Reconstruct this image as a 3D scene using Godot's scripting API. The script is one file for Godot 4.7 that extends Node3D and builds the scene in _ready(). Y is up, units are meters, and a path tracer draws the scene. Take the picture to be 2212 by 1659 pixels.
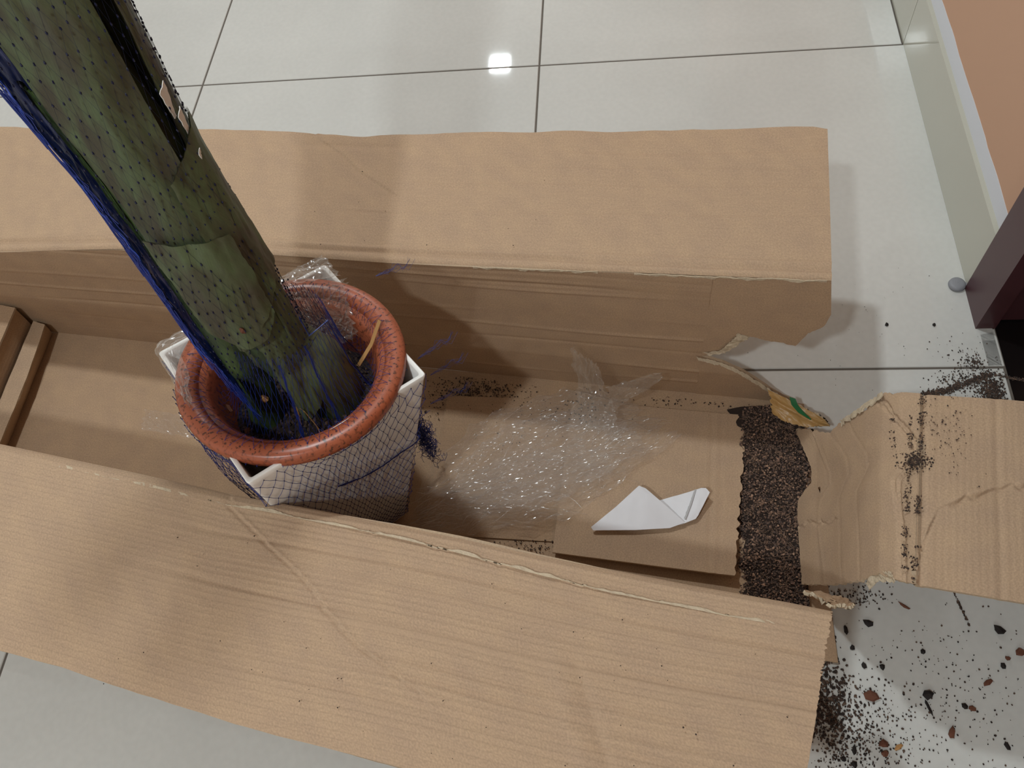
extends Node3D

var rng := RandomNumberGenerator.new()
var used := {}
var M := {}
var fn := FastNoiseLite.new()
var fs := FastNoiseLite.new()

# ---------------------------------------------------------------- naming helpers
func numbered(called: String) -> String:
	if not used.has(called):
		used[called] = 0
		return called
	used[called] += 1
	return "%s_%03d" % [called, used[called]]

func tag(o: Node, label: String, category: String, group := "", kind := "") -> Node:
	o.set_meta("label", label)
	o.set_meta("category", category)
	if group != "": o.set_meta("group", group)
	if kind != "": o.set_meta("kind", kind)
	return o

func thing(called: String, label: String, category: String, at := Vector3.ZERO, group := "") -> Node3D:
	var o := Node3D.new()
	o.name = numbered(called)
	add_child(o)
	o.position = at
	tag(o, label, category, group)
	return o

func structure(called: String, label: String, category: String) -> Node3D:
	var o := thing(called, label, category)
	o.set_meta("kind", "structure")
	return o

func put(called: String, mesh: Mesh, mat: Material, parent: Node, at := Vector3.ZERO) -> MeshInstance3D:
	var o := MeshInstance3D.new()
	o.mesh = mesh
	if mat: o.material_override = mat
	o.name = numbered(called) if parent == self else called
	parent.add_child(o, true)
	o.position = at
	o.cast_shadow = GeometryInstance3D.SHADOW_CASTING_SETTING_ON
	return o

func box(called: String, lo: Vector3, hi: Vector3, mat: Material, parent: Node) -> MeshInstance3D:
	var m := BoxMesh.new()
	m.size = hi - lo
	return put(called, m, mat, parent, (lo + hi) / 2.0)

# ---------------------------------------------------------------- mesh helpers
class Buf:
	var v := PackedVector3Array()
	var n := PackedVector3Array()
	var uv := PackedVector2Array()
	var ix := PackedInt32Array()
	func arrays() -> Array:
		var a := []
		a.resize(Mesh.ARRAY_MAX)
		a[Mesh.ARRAY_VERTEX] = v
		if n.size() > 0: a[Mesh.ARRAY_NORMAL] = n
		a[Mesh.ARRAY_TEX_UV] = uv
		a[Mesh.ARRAY_INDEX] = ix
		return a

func mesh_of(bufs: Array, mats: Array) -> ArrayMesh:
	var m := ArrayMesh.new()
	var k := 0
	for i in bufs.size():
		if bufs[i].ix.size() > 0:
			m.add_surface_from_arrays(Mesh.PRIMITIVE_TRIANGLES, bufs[i].arrays())
			m.surface_set_material(k, mats[i])
			k += 1
	return m

func along(curve: PackedVector3Array, t: float) -> Vector3:
	var n := curve.size()
	if n == 1: return curve[0]
	var total := 0.0
	for i in n - 1: total += curve[i].distance_to(curve[i + 1])
	var want := clampf(t, 0.0, 1.0) * total
	for i in n - 1:
		var d := curve[i].distance_to(curve[i + 1])
		if want <= d or i == n - 2: return curve[i].lerp(curve[i + 1], want / maxf(d, 1e-9))
		want -= d
	return curve[n - 1]

func curve(a: Array) -> PackedVector3Array:
	var p := PackedVector3Array()
	for k in a: p.append(Vector3(k[0], k[1], k[2]))
	return p

func table(x: float, xs: Array, ys: Array) -> float:
	if x <= xs[0]: return ys[0]
	for i in xs.size() - 1:
		if x <= xs[i + 1]: return lerpf(ys[i], ys[i + 1], (x - xs[i]) / (xs[i + 1] - xs[i]))
	return ys[ys.size() - 1]

# A sheet of card, paper or film between two edge curves: faces in bufs[0], cut edges in bufs[1].
# relief(s, w) gives metres of relief along the normal; jag = [u0, u1, v0, v1] callables in fractions.
func sheet(bufs: Array, a: PackedVector3Array, b: PackedVector3Array, nu: int, nv: int, thick: float, hint: Vector3, relief = null, jag := [null, null, null, null]) -> void:
	var base := PackedVector3Array()
	base.resize((nu + 1) * (nv + 1))
	for j in nv + 1:
		for i in nu + 1:
			var u := float(i) / nu
			var v := float(j) / nv
			var u0: float = jag[0].call(v) if jag[0] else 0.0
			var u1: float = jag[1].call(v) if jag[1] else 0.0
			var v0: float = jag[2].call(u) if jag[2] else 0.0
			var v1: float = jag[3].call(u) if jag[3] else 0.0
			u = lerpf(u0, 1.0 - u1, u)
			v = lerpf(v0, 1.0 - v1, v)
			base[j * (nu + 1) + i] = along(a, u).lerp(along(b, u), v)
	var nn := grid_normals(base, nu, nv)
	var flip := 1.0
	if nn[(nv / 2) * (nu + 1) + nu / 2].dot(hint) < 0.0: flip = -1.0
	var uv := PackedVector2Array()
	uv.resize(base.size())
	for j in nv + 1:
		for i in nu + 1:
			var k := j * (nu + 1) + i
			var s := 0.0 if i == 0 else uv[k - 1].x + base[k].distance_to(base[k - 1])
			var w := 0.0 if j == 0 else uv[k - nu - 1].y + base[k].distance_to(base[k - nu - 1])
			uv[k] = Vector2(s, w)
	if relief:
		for k in base.size():
			base[k] += nn[k] * flip * float(relief.call(uv[k].x, uv[k].y))
		nn = grid_normals(base, nu, nv)
	var f: Buf = bufs[0]
	var e: Buf = bufs[1]
	for side in [1.0, -1.0]:
		if thick <= 0.0 and side < 0.0: continue
		var o := f.v.size()
		for k in base.size():
			f.v.append(base[k] if side > 0.0 else base[k] - nn[k] * flip * thick)
			f.n.append(nn[k] * flip * side)
			f.uv.append(uv[k])
		for j in nv:
			for i in nu:
				var q := o + j * (nu + 1) + i
				if flip * side > 0.0: f.ix.append_array([q, q + nu + 2, q + 1, q, q + nu + 1, q + nu + 2])
				else: f.ix.append_array([q, q + 1, q + nu + 2, q, q + nu + 2, q + nu + 1])
	if thick > 0.0:
		var loop := PackedInt32Array()
		for i in nu: loop.append(i)
		for j in nv: loop.append(j * (nu + 1) + nu)
		for i in nu: loop.append(nv * (nu + 1) + nu - i)
		for j in nv: loop.append((nv - j) * (nu + 1))
		var run := 0.0
		for q in loop.size():
			var k0 := loop[q]
			var k1 := loop[(q + 1) % loop.size()]
			var p0 := base[k0]
			var p1 := base[k1]
			var d0 := p0 - nn[k0] * flip * thick
			var d1 := p1 - nn[k1] * flip * thick
			var nm := (p1 - p0).cross(nn[k0]).normalized()
			var o := e.v.size()
			var l := p0.distance_to(p1)
			for t in [[p0, run, 0.0], [p1, run + l, 0.0], [d1, run + l, thick], [d0, run, thick]]:
				e.v.append(t[0]); e.n.append(nm); e.uv.append(Vector2(t[1], t[2]))
			if flip > 0.0: e.ix.append_array([o, o + 1, o + 2, o, o + 2, o + 3])
			else: e.ix.append_array([o, o + 2, o + 1, o, o + 3, o + 2])
			run += l

func grid_normals(p: PackedVector3Array, nu: int, nv: int) -> PackedVector3Array:
	var r := PackedVector3Array()
	r.resize(p.size())
	for j in nv + 1:
		for i in nu + 1:
			var k := j * (nu + 1) + i
			var du := p[k + (1 if i < nu else 0)] - p[k - (1 if i > 0 else 0)]
			var dv := p[k + (nu + 1 if j < nv else 0)] - p[k - (nu + 1 if j > 0 else 0)]
			r[k] = du.cross(dv).normalized()
	return r

# rings of equal count joined into one skin; smooth normals
func loft(rings: Array, closed := true, cap0 := false, cap1 := false) -> ArrayMesh:
	var st := SurfaceTool.new()
	st.begin(Mesh.PRIMITIVE_TRIANGLES)
	st.set_smooth_group(0)
	var n: int = rings[0].size()
	for ring in rings:
		for k in n:
			st.set_uv(Vector2(float(k) / n, 0.0))
			st.add_vertex(ring[k])
	var last := n if closed else n - 1
	for j in rings.size() - 1:
		for k in last:
			var a := j * n + k
			var b := j * n + (k + 1) % n
			var c := a + n
			var d := b + n
			for q in [a, c, b, b, c, d]: st.add_index(q)
	for cap in [[cap0, 0], [cap1, rings.size() - 1]]:
		if cap[0]:
			var o: int = cap[1] * n
			for k in range(1, n - 1):
				for q in ([o, o + k, o + k + 1] if cap[1] == 0 else [o, o + k + 1, o + k]): st.add_index(q)
	st.generate_normals()
	return st.commit()

func circle(c: Vector3, r: float, n: int, basis := Basis(), squash := 1.0) -> PackedVector3Array:
	var p := PackedVector3Array()
	for k in n:
		var a := TAU * k / n
		p.append(c + basis * Vector3(cos(a) * r, 0, sin(a) * r * squash))
	return p

# thin strands: each path a PackedVector3Array, swept as a three-sided wire
func wires(paths: Array, r: float, sides := 3) -> ArrayMesh:
	var b := Buf.new()
	for p in paths:
		var n: int = p.size()
		for i in n:
			var d: Vector3 = (p[mini(i + 1, n - 1)] - p[maxi(i - 1, 0)]).normalized()
			var s := d.cross(Vector3(0.31, 0.83, 0.46)).normalized()
			if s.length() < 0.5: s = d.cross(Vector3.RIGHT).normalized()
			var t := d.cross(s)
			var o := b.v.size()
			for q in sides:
				var a := TAU * q / sides
				var m := s * cos(a) + t * sin(a)
				b.v.append(p[i] + m * r); b.n.append(m); b.uv.append(Vector2(float(q) / sides, i))
			if i < n - 1:
				for q in sides:
					var q2 := (q + 1) % sides
					b.ix.append_array([o + q, o + sides + q, o + q2, o + q2, o + sides + q, o + sides + q2])
	return mesh_of([b], [null])

func chunk(seed_: int, stretch := Vector3.ONE) -> ArrayMesh:
	var st := SurfaceTool.new()
	var g := RandomNumberGenerator.new()
	g.seed = seed_
	var s := SphereMesh.new()
	s.radius = 0.5; s.height = 1.0; s.radial_segments = 6; s.rings = 3
	var arr := s.get_mesh_arrays()
	var v: PackedVector3Array = arr[Mesh.ARRAY_VERTEX]
	var moved := {}
	for i in v.size():
		var key := Vector3i((v[i] * 100.0).round())
		if not moved.has(key): moved[key] = (v[i] * g.randf_range(0.6, 1.15)) * stretch
		v[i] = moved[key]
	st.begin(Mesh.PRIMITIVE_TRIANGLES)
	st.set_smooth_group(-1)
	var ix: PackedInt32Array = arr[Mesh.ARRAY_INDEX]
	for k in ix: st.add_vertex(v[k])
	st.generate_normals()
	return st.commit()

func scatter(called: String, parent: Node, mesh: Mesh, mat: Material, spots: Array) -> MultiMeshInstance3D:
	var mm := MultiMesh.new()
	mm.transform_format = MultiMesh.TRANSFORM_3D
	mm.use_colors = true
	mm.mesh = mesh
	mm.instance_count = spots.size()
	for i in spots.size():
		mm.set_instance_transform(i, spots[i][0])
		mm.set_instance_color(i, spots[i][1])
	var o := MultiMeshInstance3D.new()
	o.multimesh = mm
	o.material_override = mat
	o.name = numbered(called) if parent == self else called
	parent.add_child(o, true)
	o.set_meta("kind", "stuff")
	return o

func crumb_at(p: Vector3, size: float, shade := 1.0, flat := 0.7) -> Array:
	var b := Basis.from_euler(Vector3(rng.randf() * 0.6, rng.randf() * TAU, rng.randf() * 0.6)) * Basis.from_scale(Vector3(size * rng.randf_range(0.7, 1.6), size * flat, size * rng.randf_range(0.7, 1.2)))
	var c := [Color(0.035, 0.022, 0.017), Color(0.06, 0.036, 0.026), Color(0.025, 0.017, 0.014), Color(0.1, 0.06, 0.04)][rng.randi() % 4] as Color
	return [Transform3D(b, p), Color(c.r * shade, c.g * shade, c.b * shade)]

# ---------------------------------------------------------------- materials
func plain(c: Color, rough := 0.7, metal := 0.0) -> StandardMaterial3D:
	var m := StandardMaterial3D.new()
	m.albedo_color = c
	m.roughness = rough
	m.metallic = metal
	return m

func noise_image(seed_: int, freq: float, size := 512, octaves := 4) -> Image:
	var f := FastNoiseLite.new()
	f.seed = seed_
	f.frequency = freq
	f.fractal_octaves = octaves
	return f.get_seamless_image(size, size)

func kraft(base: Color, seed_: int, flute: float, relief_cm: float) -> StandardMaterial3D:
	var n := 512
	var fine := noise_image(seed_, 0.16, n, 3)
	var broad := noise_image(seed_ + 1, 0.008, n, 3)
	var fibre := noise_image(seed_ + 2, 0.03, n, 2)
	var img := Image.create(n, n, false, Image.FORMAT_RGB8)
	var hgt := Image.create(n, n, false, Image.FORMAT_RGB8)
	for y in n:
		var wave := sin(TAU * 32.0 * y / n)
		var line := pow(maxf(0.0, sin(TAU * 32.0 * y / n)), 8.0)
		for x in n:
			var a := fine.get_pixel(x, y).r - 0.5
			var b := broad.get_pixel(x, y).r - 0.5
			var c := fibre.get_pixel((x / 4) % n, (y * 3) % n).r - 0.5
			var k := 1.0 + 0.16 * a + 0.05 * b + 0.02 * c - flute * 0.045 * line
			img.set_pixel(x, y, Color(base.r * k, base.g * k, base.b * (k - 0.02 * b)))
			var h := 0.5 + 0.3 * flute * wave + 0.2 * a + 0.08 * c
			hgt.set_pixel(x, y, Color(h, h, h))
	var m := StandardMaterial3D.new()
	m.albedo_texture = ImageTexture.create_from_image(img)
	m.roughness = 0.82
	m.metallic_specular = 0.3
	m.heightmap_enabled = true
	m.heightmap_texture = ImageTexture.create_from_image(hgt)
	m.heightmap_scale = relief_cm
	m.uv1_scale = Vector3(4, 4, 4)
	return m

func make_materials() -> void:
	var card := Color(0.715, 0.605, 0.5)
	M.card = kraft(card, 11, 1.0, 0.03)
	M.card_smooth = kraft(card, 31, 0.15, 0.012)
	M.card_dull = kraft(Color(0.69, 0.575, 0.465), 51, 0.5, 0.02)
	M.card_wall = kraft(Color(0.7, 0.585, 0.475), 61, 0.12, 0.012)
	M.edge = kraft(Color(0.7, 0.61, 0.51), 71, 0.0, 0.05)
	M.torn = kraft(Color(0.77, 0.7, 0.6), 91, 0.0, 0.06)
	# polished floor tile: faint cloudy body under a glossy glaze
	var cloud := noise_image(5, 0.006, 512, 5)
	var spec := noise_image(6, 0.2, 512, 2)
	var img := Image.create(512, 512, false, Image.FORMAT_RGB8)
	for y in 512:
		for x in 512:
			var k := 1.0 + 0.05 * (cloud.get_pixel(x, y).r - 0.5) + 0.03 * (spec.get_pixel(x, y).r - 0.5)
			img.set_pixel(x, y, Color(0.815 * k, 0.81 * k, 0.79 * k))
	var t := plain(Color.WHITE, 0.5)
	t.metallic_specular = 0.3
	t.albedo_texture = ImageTexture.create_from_image(img)
	t.uv1_triplanar = true
	t.uv1_world_triplanar = true
	t.uv1_scale = Vector3(0.7, 0.7, 0.7)
	t.clearcoat_enabled = true
	t.clearcoat = 0.9
	t.clearcoat_roughness = 0.03
	M.tile = t
	M.grout = plain(Color(0.4, 0.37, 0.34), 0.9)
	M.skirting = plain(Color(0.735, 0.72, 0.66), 0.25)
	M.skirting.clearcoat_enabled = true
	M.skirting.clearcoat = 0.8
	M.skirting.clearcoat_roughness = 0.015
	M.wall = plain(Color(0.8, 0.63, 0.52), 0.75)
	M.pale_wall = plain(Color(0.94, 0.935, 0.92), 0.75)
	M.ceiling = plain(Color(0.95, 0.95, 0.94), 0.8)
	M.white_paint = plain(Color(0.86, 0.86, 0.88), 0.7)
	M.maroon = plain(Color(0.30, 0.175, 0.19), 0.35)
	M.black_stone = plain(Color(0.07, 0.06, 0.06), 0.25)
	M.planter = plain(Color(0.95, 0.94, 0.92), 0.35)
	# brick coloured nursery pot with dirt flecks
	var dirt := noise_image(15, 0.035, 512, 4)
	var pimg := Image.create(512, 512, false, Image.FORMAT_RGB8)
	for y in 512:
		for x in 512:
			var d := clampf((dirt.get_pixel(x, y).r - 0.6) * 6.0, 0.0, 0.8)
			pimg.set_pixel(x, y, Color(0.64, 0.345, 0.235).lerp(Color(0.2, 0.11, 0.085), d))
	M.pot = plain(Color.WHITE, 0.33)
	M.pot.albedo_texture = ImageTexture.create_from_image(pimg)
	M.pot.uv1_triplanar = true
	M.pot.uv1_scale = Vector3(8, 8, 8)
	M.soil = plain(Color(0.17, 0.12, 0.095), 0.95)
	M.crumb = plain(Color.WHITE, 0.95)
	M.crumb.vertex_color_use_as_albedo = true
	# leaves: olive green with brown patches
	for spec_ in [["leaf", Color(0.335, 0.385, 0.26), Color(0.27, 0.25, 0.19), 21], ["stem", Color(0.26, 0.34, 0.17), Color(0.15, 0.185, 0.125), 23]]:
		var p := noise_image(spec_[3], 0.008, 512, 4)
		var q := noise_image(spec_[3] + 5, 0.05, 512, 3)
		var li := Image.create(512, 512, false, Image.FORMAT_RGB8)
		for y in 512:
			for x in 512:
				var k := clampf((p.get_pixel(x, y).r - 0.5) * 2.4 + 0.45, 0.0, 1.0)
				var c: Color = (spec_[1] as Color).lerp(spec_[2], k)
				var g := 1.0 + 0.25 * (q.get_pixel((x * 4) % 512, y).r - 0.5)
				li.set_pixel(x, y, Color(c.r * g, c.g * g, c.b * g))
		var m := plain(Color.WHITE, 0.5)
		m.albedo_texture = ImageTexture.create_from_image(li)
		m.uv1_triplanar = true
		m.uv1_scale = Vector3(7, 2.5, 7)
		M[spec_[0]] = m
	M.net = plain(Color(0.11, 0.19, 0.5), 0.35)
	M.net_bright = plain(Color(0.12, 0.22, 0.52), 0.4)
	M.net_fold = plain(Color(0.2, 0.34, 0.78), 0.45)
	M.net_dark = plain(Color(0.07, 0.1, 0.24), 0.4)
	M.straw = plain(Color(0.68, 0.5, 0.3), 0.7)
	M.fibre = plain(Color(0.5, 0.4, 0.33), 0.8)
	M.bark = plain(Color(0.4, 0.24, 0.17), 0.85)
	M.black_bark = plain(Color(0.1, 0.07, 0.06), 0.8)
	M.paper = plain(Color(0.9, 0.89, 0.9), 0.45)
	M.fold_line = plain(Color(0.72, 0.71, 0.71), 0.6)
	M.paper.backlight_enabled = true
	M.paper.backlight = Color(0.25, 0.25, 0.25)
	M.green = plain(Color(0.12, 0.42, 0.24), 0.5)
	M.tan_tape = plain(Color(0.74, 0.58, 0.36), 0.4)
	M.scrap = plain(Color(0.93, 0.92, 0.9), 0.7)
	M.grey = plain(Color(0.55, 0.55, 0.57), 0.5)
	M.film = plain(Color(0.95, 0.95, 0.95, 0.05), 0.18)
	M.film_crease = plain(Color(0.95, 0.95, 0.95, 0.03), 0.16)
	M.film_crease.transparency = BaseMaterial3D.TRANSPARENCY_ALPHA
	M.film_wrap = plain(Color(0.85, 0.82, 0.78, 0.14), 0.18)
	M.film_wrap.transparency = BaseMaterial3D.TRANSPARENCY_ALPHA
	M.film.transparency = BaseMaterial3D.TRANSPARENCY_ALPHA
	M.glow = plain(Color(1, 1, 1), 0.5)
	M.glow.emission_enabled = true
	M.glow.emission = Color(1, 0.98, 0.95)
	M.glow.emission_energy_multiplier = 6.0

# ---------------------------------------------------------------- light fittings
func lamp(at: Vector3, label: String) -> void:
	var t := thing("ceiling_lamp", label, "light", at, "round ceiling lamps in a row")
	var ring := []
	for q in [[0.0005, 0.08], [0.085, 0.08], [0.088, 0.074], [0.085, 0.062], [0.05, 0.06], [0.0005, 0.06]]:
		ring.append(circle(Vector3(0, q[1], 0), q[0], 40))
	put("base_plate", loft(ring), M.white_paint, t)
	var d := CylinderMesh.new()
	d.top_radius = 0.076; d.bottom_radius = 0.076; d.height = 0.006
	put("lamp_diffuser", d, M.glow, t, Vector3(0, 0.0565, 0))
	var a := AreaLight3D.new()
	a.name = "lamp_light"
	a.area_size = Vector2(0.135, 0.135)
	a.area_range = 14.0
	a.light_energy = LAMP_ENERGY
	a.light_color = Color(0.945, 0.985, 1.0)
	a.shadow_enabled = true
	a.rotation_degrees = Vector3(-90, 0, 0)
	t.add_child(a)
	a.position = Vector3(0, 0.05, 0)

const LAMP_ENERGY := 9.0

func _ready() -> void:
	rng.seed = 20240611
	fn.seed = 3
	fs.seed = 8
	fs.frequency = 1.0
	fs.fractal_type = FastNoiseLite.FRACTAL_NONE
	fn.frequency = 1.0
	fn.fractal_octaves = 4
	# camera
	var cam := Camera3D.new()
	cam.name = "camera"
	cam.fov = rad_to_deg(2.0 * atan(829.5 / 1810.0))
	cam.near = 0.05
	cam.transform = Transform3D(Basis(Vector3(0.99171, -0.11601, -0.05583), Vector3(0.00926, 0.49711, -0.86764), Vector3(0.12841, 0.85993, 0.49407)), Vector3(0, 1.2675, 0))
	add_child(cam)
	cam.current = true
	# surroundings
	var we := WorldEnvironment.new()
	we.name = "surroundings"
	var env := Environment.new()
	env.background_mode = Environment.BG_COLOR
	env.background_color = Color(0.02, 0.02, 0.02)
	env.tonemap_mode = Environment.TONE_MAPPER_LINEAR
	env.tonemap_exposure = 0.33
	env.sdfgi_enabled = true
	env.ssao_enabled = true
	env.ssil_enabled = true
	we.environment = env
	add_child(we)
	make_materials()
	lamp(Vector3(-0.81, 2.83, 3.9), "round white ceiling lamp furthest behind the camera")
	lamp(Vector3(-0.80, 2.83, 0.92), "round white ceiling lamp just behind the camera")
	lamp(Vector3(-0.76, 2.83, -1.55), "round white ceiling lamp behind the box")
	lamp(Vector3(-0.863, 2.83, -5.12), "round white ceiling lamp at the far end, mirrored in the tiles")
	build_room()
	build_box()
	build_inserts()
	build_planter()
	build_plant()
	build_net()
	build_film()
	build_small()
	build_soil()

# ---------------------------------------------------------------- the room
func build_room() -> void:
	var fl := structure("floor", "polished cream floor of large square tiles with grey grout", "floor")
	box("grout", Vector3(-2.58, -0.08, -6.36), Vector3(0.63, -0.0012, 4.86), M.grout, fl)
	var xs := [-2.5737, -1.7737, -0.9737, -0.1737, 0.6017]
	var zs := [-6.3516, -5.5516, -4.7516, -3.9516, -3.1516, -2.3516, -1.5516, -0.7516, 0.0484, 0.8484, 1.6484, 2.4484, 3.2484, 4.0484, 4.8484]
	for i in xs.size() - 1:
		for j in zs.size() - 1:
			var hi: float = xs[i + 1]
			if i == xs.size() - 2 and zs[j + 1] > -0.76 and zs[j] < 0.04: hi = 0.628
			var lo := Vector3(xs[i] + 0.002, -0.012, zs[j] + 0.002)
			var up := Vector3(hi - 0.002, 0.0, zs[j + 1] - 0.002)
			var c := 0.0012
			var rings := []
			for q in [[0.0, lo.y], [0.0, up.y - c], [c, up.y]]:
				rings.append(PackedVector3Array([Vector3(lo.x + q[0], q[1], lo.z + q[0]), Vector3(up.x - q[0], q[1], lo.z + q[0]), Vector3(up.x - q[0], q[1], up.z - q[0]), Vector3(lo.x + q[0], q[1], up.z - q[0])]))
			var st := SurfaceTool.new()
			st.begin(Mesh.PRIMITIVE_TRIANGLES)
			st.set_smooth_group(-1)
			for r in 2:
				for k in 4:
					var a: Vector3 = rings[r][k]
					var b: Vector3 = rings[r][(k + 1) % 4]
					var d: Vector3 = rings[r + 1][k]
					var e: Vector3 = rings[r + 1][(k + 1) % 4]
					for p in [a, d, b, b, d, e]: st.add_vertex(p)
			for p in [rings[2][0], rings[2][2], rings[2][1], rings[2][0], rings[2][3], rings[2][2]]: st.add_vertex(p)
			st.generate_normals()
			put("tile", st.commit(), M.tile, fl)
	# tile that runs on through the doorway
	box("tile", Vector3(0.6037, -0.012, -0.826), Vector3(0.628, 0.0, -0.7536), M.tile, fl)
	var w := structure("wall_right", "peach painted wall on the right with a doorway", "wall")
	box("wall_panel", Vector3(0.6117, 0.0, -6.36), Vector3(0.76, 2.95, -0.905), M.wall, w)
	box("wall_panel", Vector3(0.6117, 2.16, -0.905), Vector3(0.76, 2.95, 0.16), M.wall, w)
	box("wall_panel", Vector3(0.6117, 0.0, 0.16), Vector3(0.76, 2.95, 4.86), M.wall, w)
	var o := structure("wall_left", "cream painted wall out of view on the left", "wall")
	box("wall_panel", Vector3(-2.72, 0.0, -6.36), Vector3(-2.572, 2.95, 4.86), M.pale_wall, o)
	o = structure("wall_back", "cream painted wall at the far end", "wall")
	box("wall_panel", Vector3(-2.72, 0.0, -6.5), Vector3(0.76, 2.95, -6.352), M.pale_wall, o)
	o = structure("wall_front", "cream painted wall behind the camera", "wall")
	box("wall_panel", Vector3(-2.72, 0.0, 4.85), Vector3(0.76, 2.95, 5.0), M.pale_wall, o)
	o = structure("ceiling", "white ceiling with a row of round lamps", "ceiling")
	box("ceiling_panel", Vector3(-2.72, 2.915, -6.5), Vector3(0.76, 3.05, 5.0), M.ceiling, o)
	# skirting tiles, a joint every 0.8 m
	o = structure("baseboard_right", "glossy grey-beige tile skirting along the right wall", "baseboard")
	var z := -6.3516
	while z < -0.95:
		box("skirting_tile", Vector3(0.6017, 0.0005, z + 0.001), Vector3(0.6117, 0.135, minf(z + 0.8, -0.913) - 0.001), M.skirting, o)
		z += 0.8
	box("skirting_tile", Vector3(0.6017, 0.0005, 0.25), Vector3(0.6117, 0.135, 1.0), M.skirting, o)
	box("skirting_tile", Vector3(0.6017, 0.0005, 1.002), Vector3(0.6117, 0.135, 4.848), M.skirting, o)
	# rough white band of paint above the skirting
	o = structure("trim_1", "uneven white painted band above the skirting", "trim")
	var bufs := [Buf.new(), Buf.new()]
	var lo_c := PackedVector3Array()
	var hi_c := PackedVector3Array()
	for i in 180:
		var zz := -6.35 + i * (5.43 / 179.0)
		lo_c.append(Vector3(0.6100, 0.135, zz))
		hi_c.append(Vector3(0.6112, 0.17 + 0.006 * fn.get_noise_1d(zz * 9.0), zz))
	sheet(bufs, lo_c, hi_c, 240, 2, 0.001, Vector3.LEFT)
	put("paint_band", mesh_of(bufs, [M.white_paint, M.white_paint]), null, o)
	# door frame
	o = structure("door_1", "dark maroon wooden door frame at the doorway", "door frame")
	box("jamb", Vector3(0.598, 0.0, -0.913), Vector3(0.63, 2.16, -0.828), M.maroon, o)
	box("jamb_lining", Vector3(0.6301, 0.0, -0.903), Vector3(0.77, 2.14, -0.845), M.maroon, o)
	box("jamb", Vector3(0.598, 0.0, 0.16), Vector3(0.63, 2.16, 0.245), M.maroon, o)
	box("jamb_lining", Vector3(0.6301, 0.0, 0.175), Vector3(0.77, 2.14, 0.235), M.maroon, o)
	box("head", Vector3(0.598, 2.1605, -0.913), Vector3(0.63, 2.245, 0.245), M.maroon, o)
	# the unlit room beyond the doorway
	o = structure("floor_beyond", "black polished stone floor beyond the doorway", "floor")
	box("stone_slab", Vector3(0.6301, -0.08, -0.95), Vector3(2.2, -0.004, 0.3), M.black_stone, o)
	o = structure("wall_beyond", "peach walls of the unlit room beyond the doorway", "wall")
	box("wall_panel", Vector3(2.2, 0.0, -0.95), Vector3(2.3, 2.95, 0.3), M.wall, o)
	box("wall_panel", Vector3(0.771, 0.0, -1.05), Vector3(2.3, 2.95, -0.95), M.wall, o)
	box("wall_panel", Vector3(0.771, 0.0, 0.3), Vector3(2.3, 2.95, 0.4), M.wall, o)
	box("wall_panel", Vector3(0.7601, 2.915, -1.05), Vector3(2.3, 3.05, 0.4), M.wall, o)

# ---------------------------------------------------------------- the cardboard box
var back_top := curve([[-1.5, 0.246, -0.899], [-1.091, 0.258, -0.850], [-1.032, 0.263, -0.843], [-0.889, 0.282, -0.825], [-0.754, 0.298, -0.809], [-0.631, 0.305, -0.794], [-0.514, 0.308, -0.780], [-0.367, 0.310, -0.762], [-0.224, 0.315, -0.745], [-0.063, 0.323, -0.726], [0.101, 0.330, -0.706], [0.126, 0.331, -0.703]])
var back_top_right := curve([[0.126, 0.331, -0.703], [0.276, 0.340, -0.685]])

func ridge(x: float, at: float, wide: float) -> float:
	var d := (x - at) / wide
	return exp(-d * d)

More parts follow.
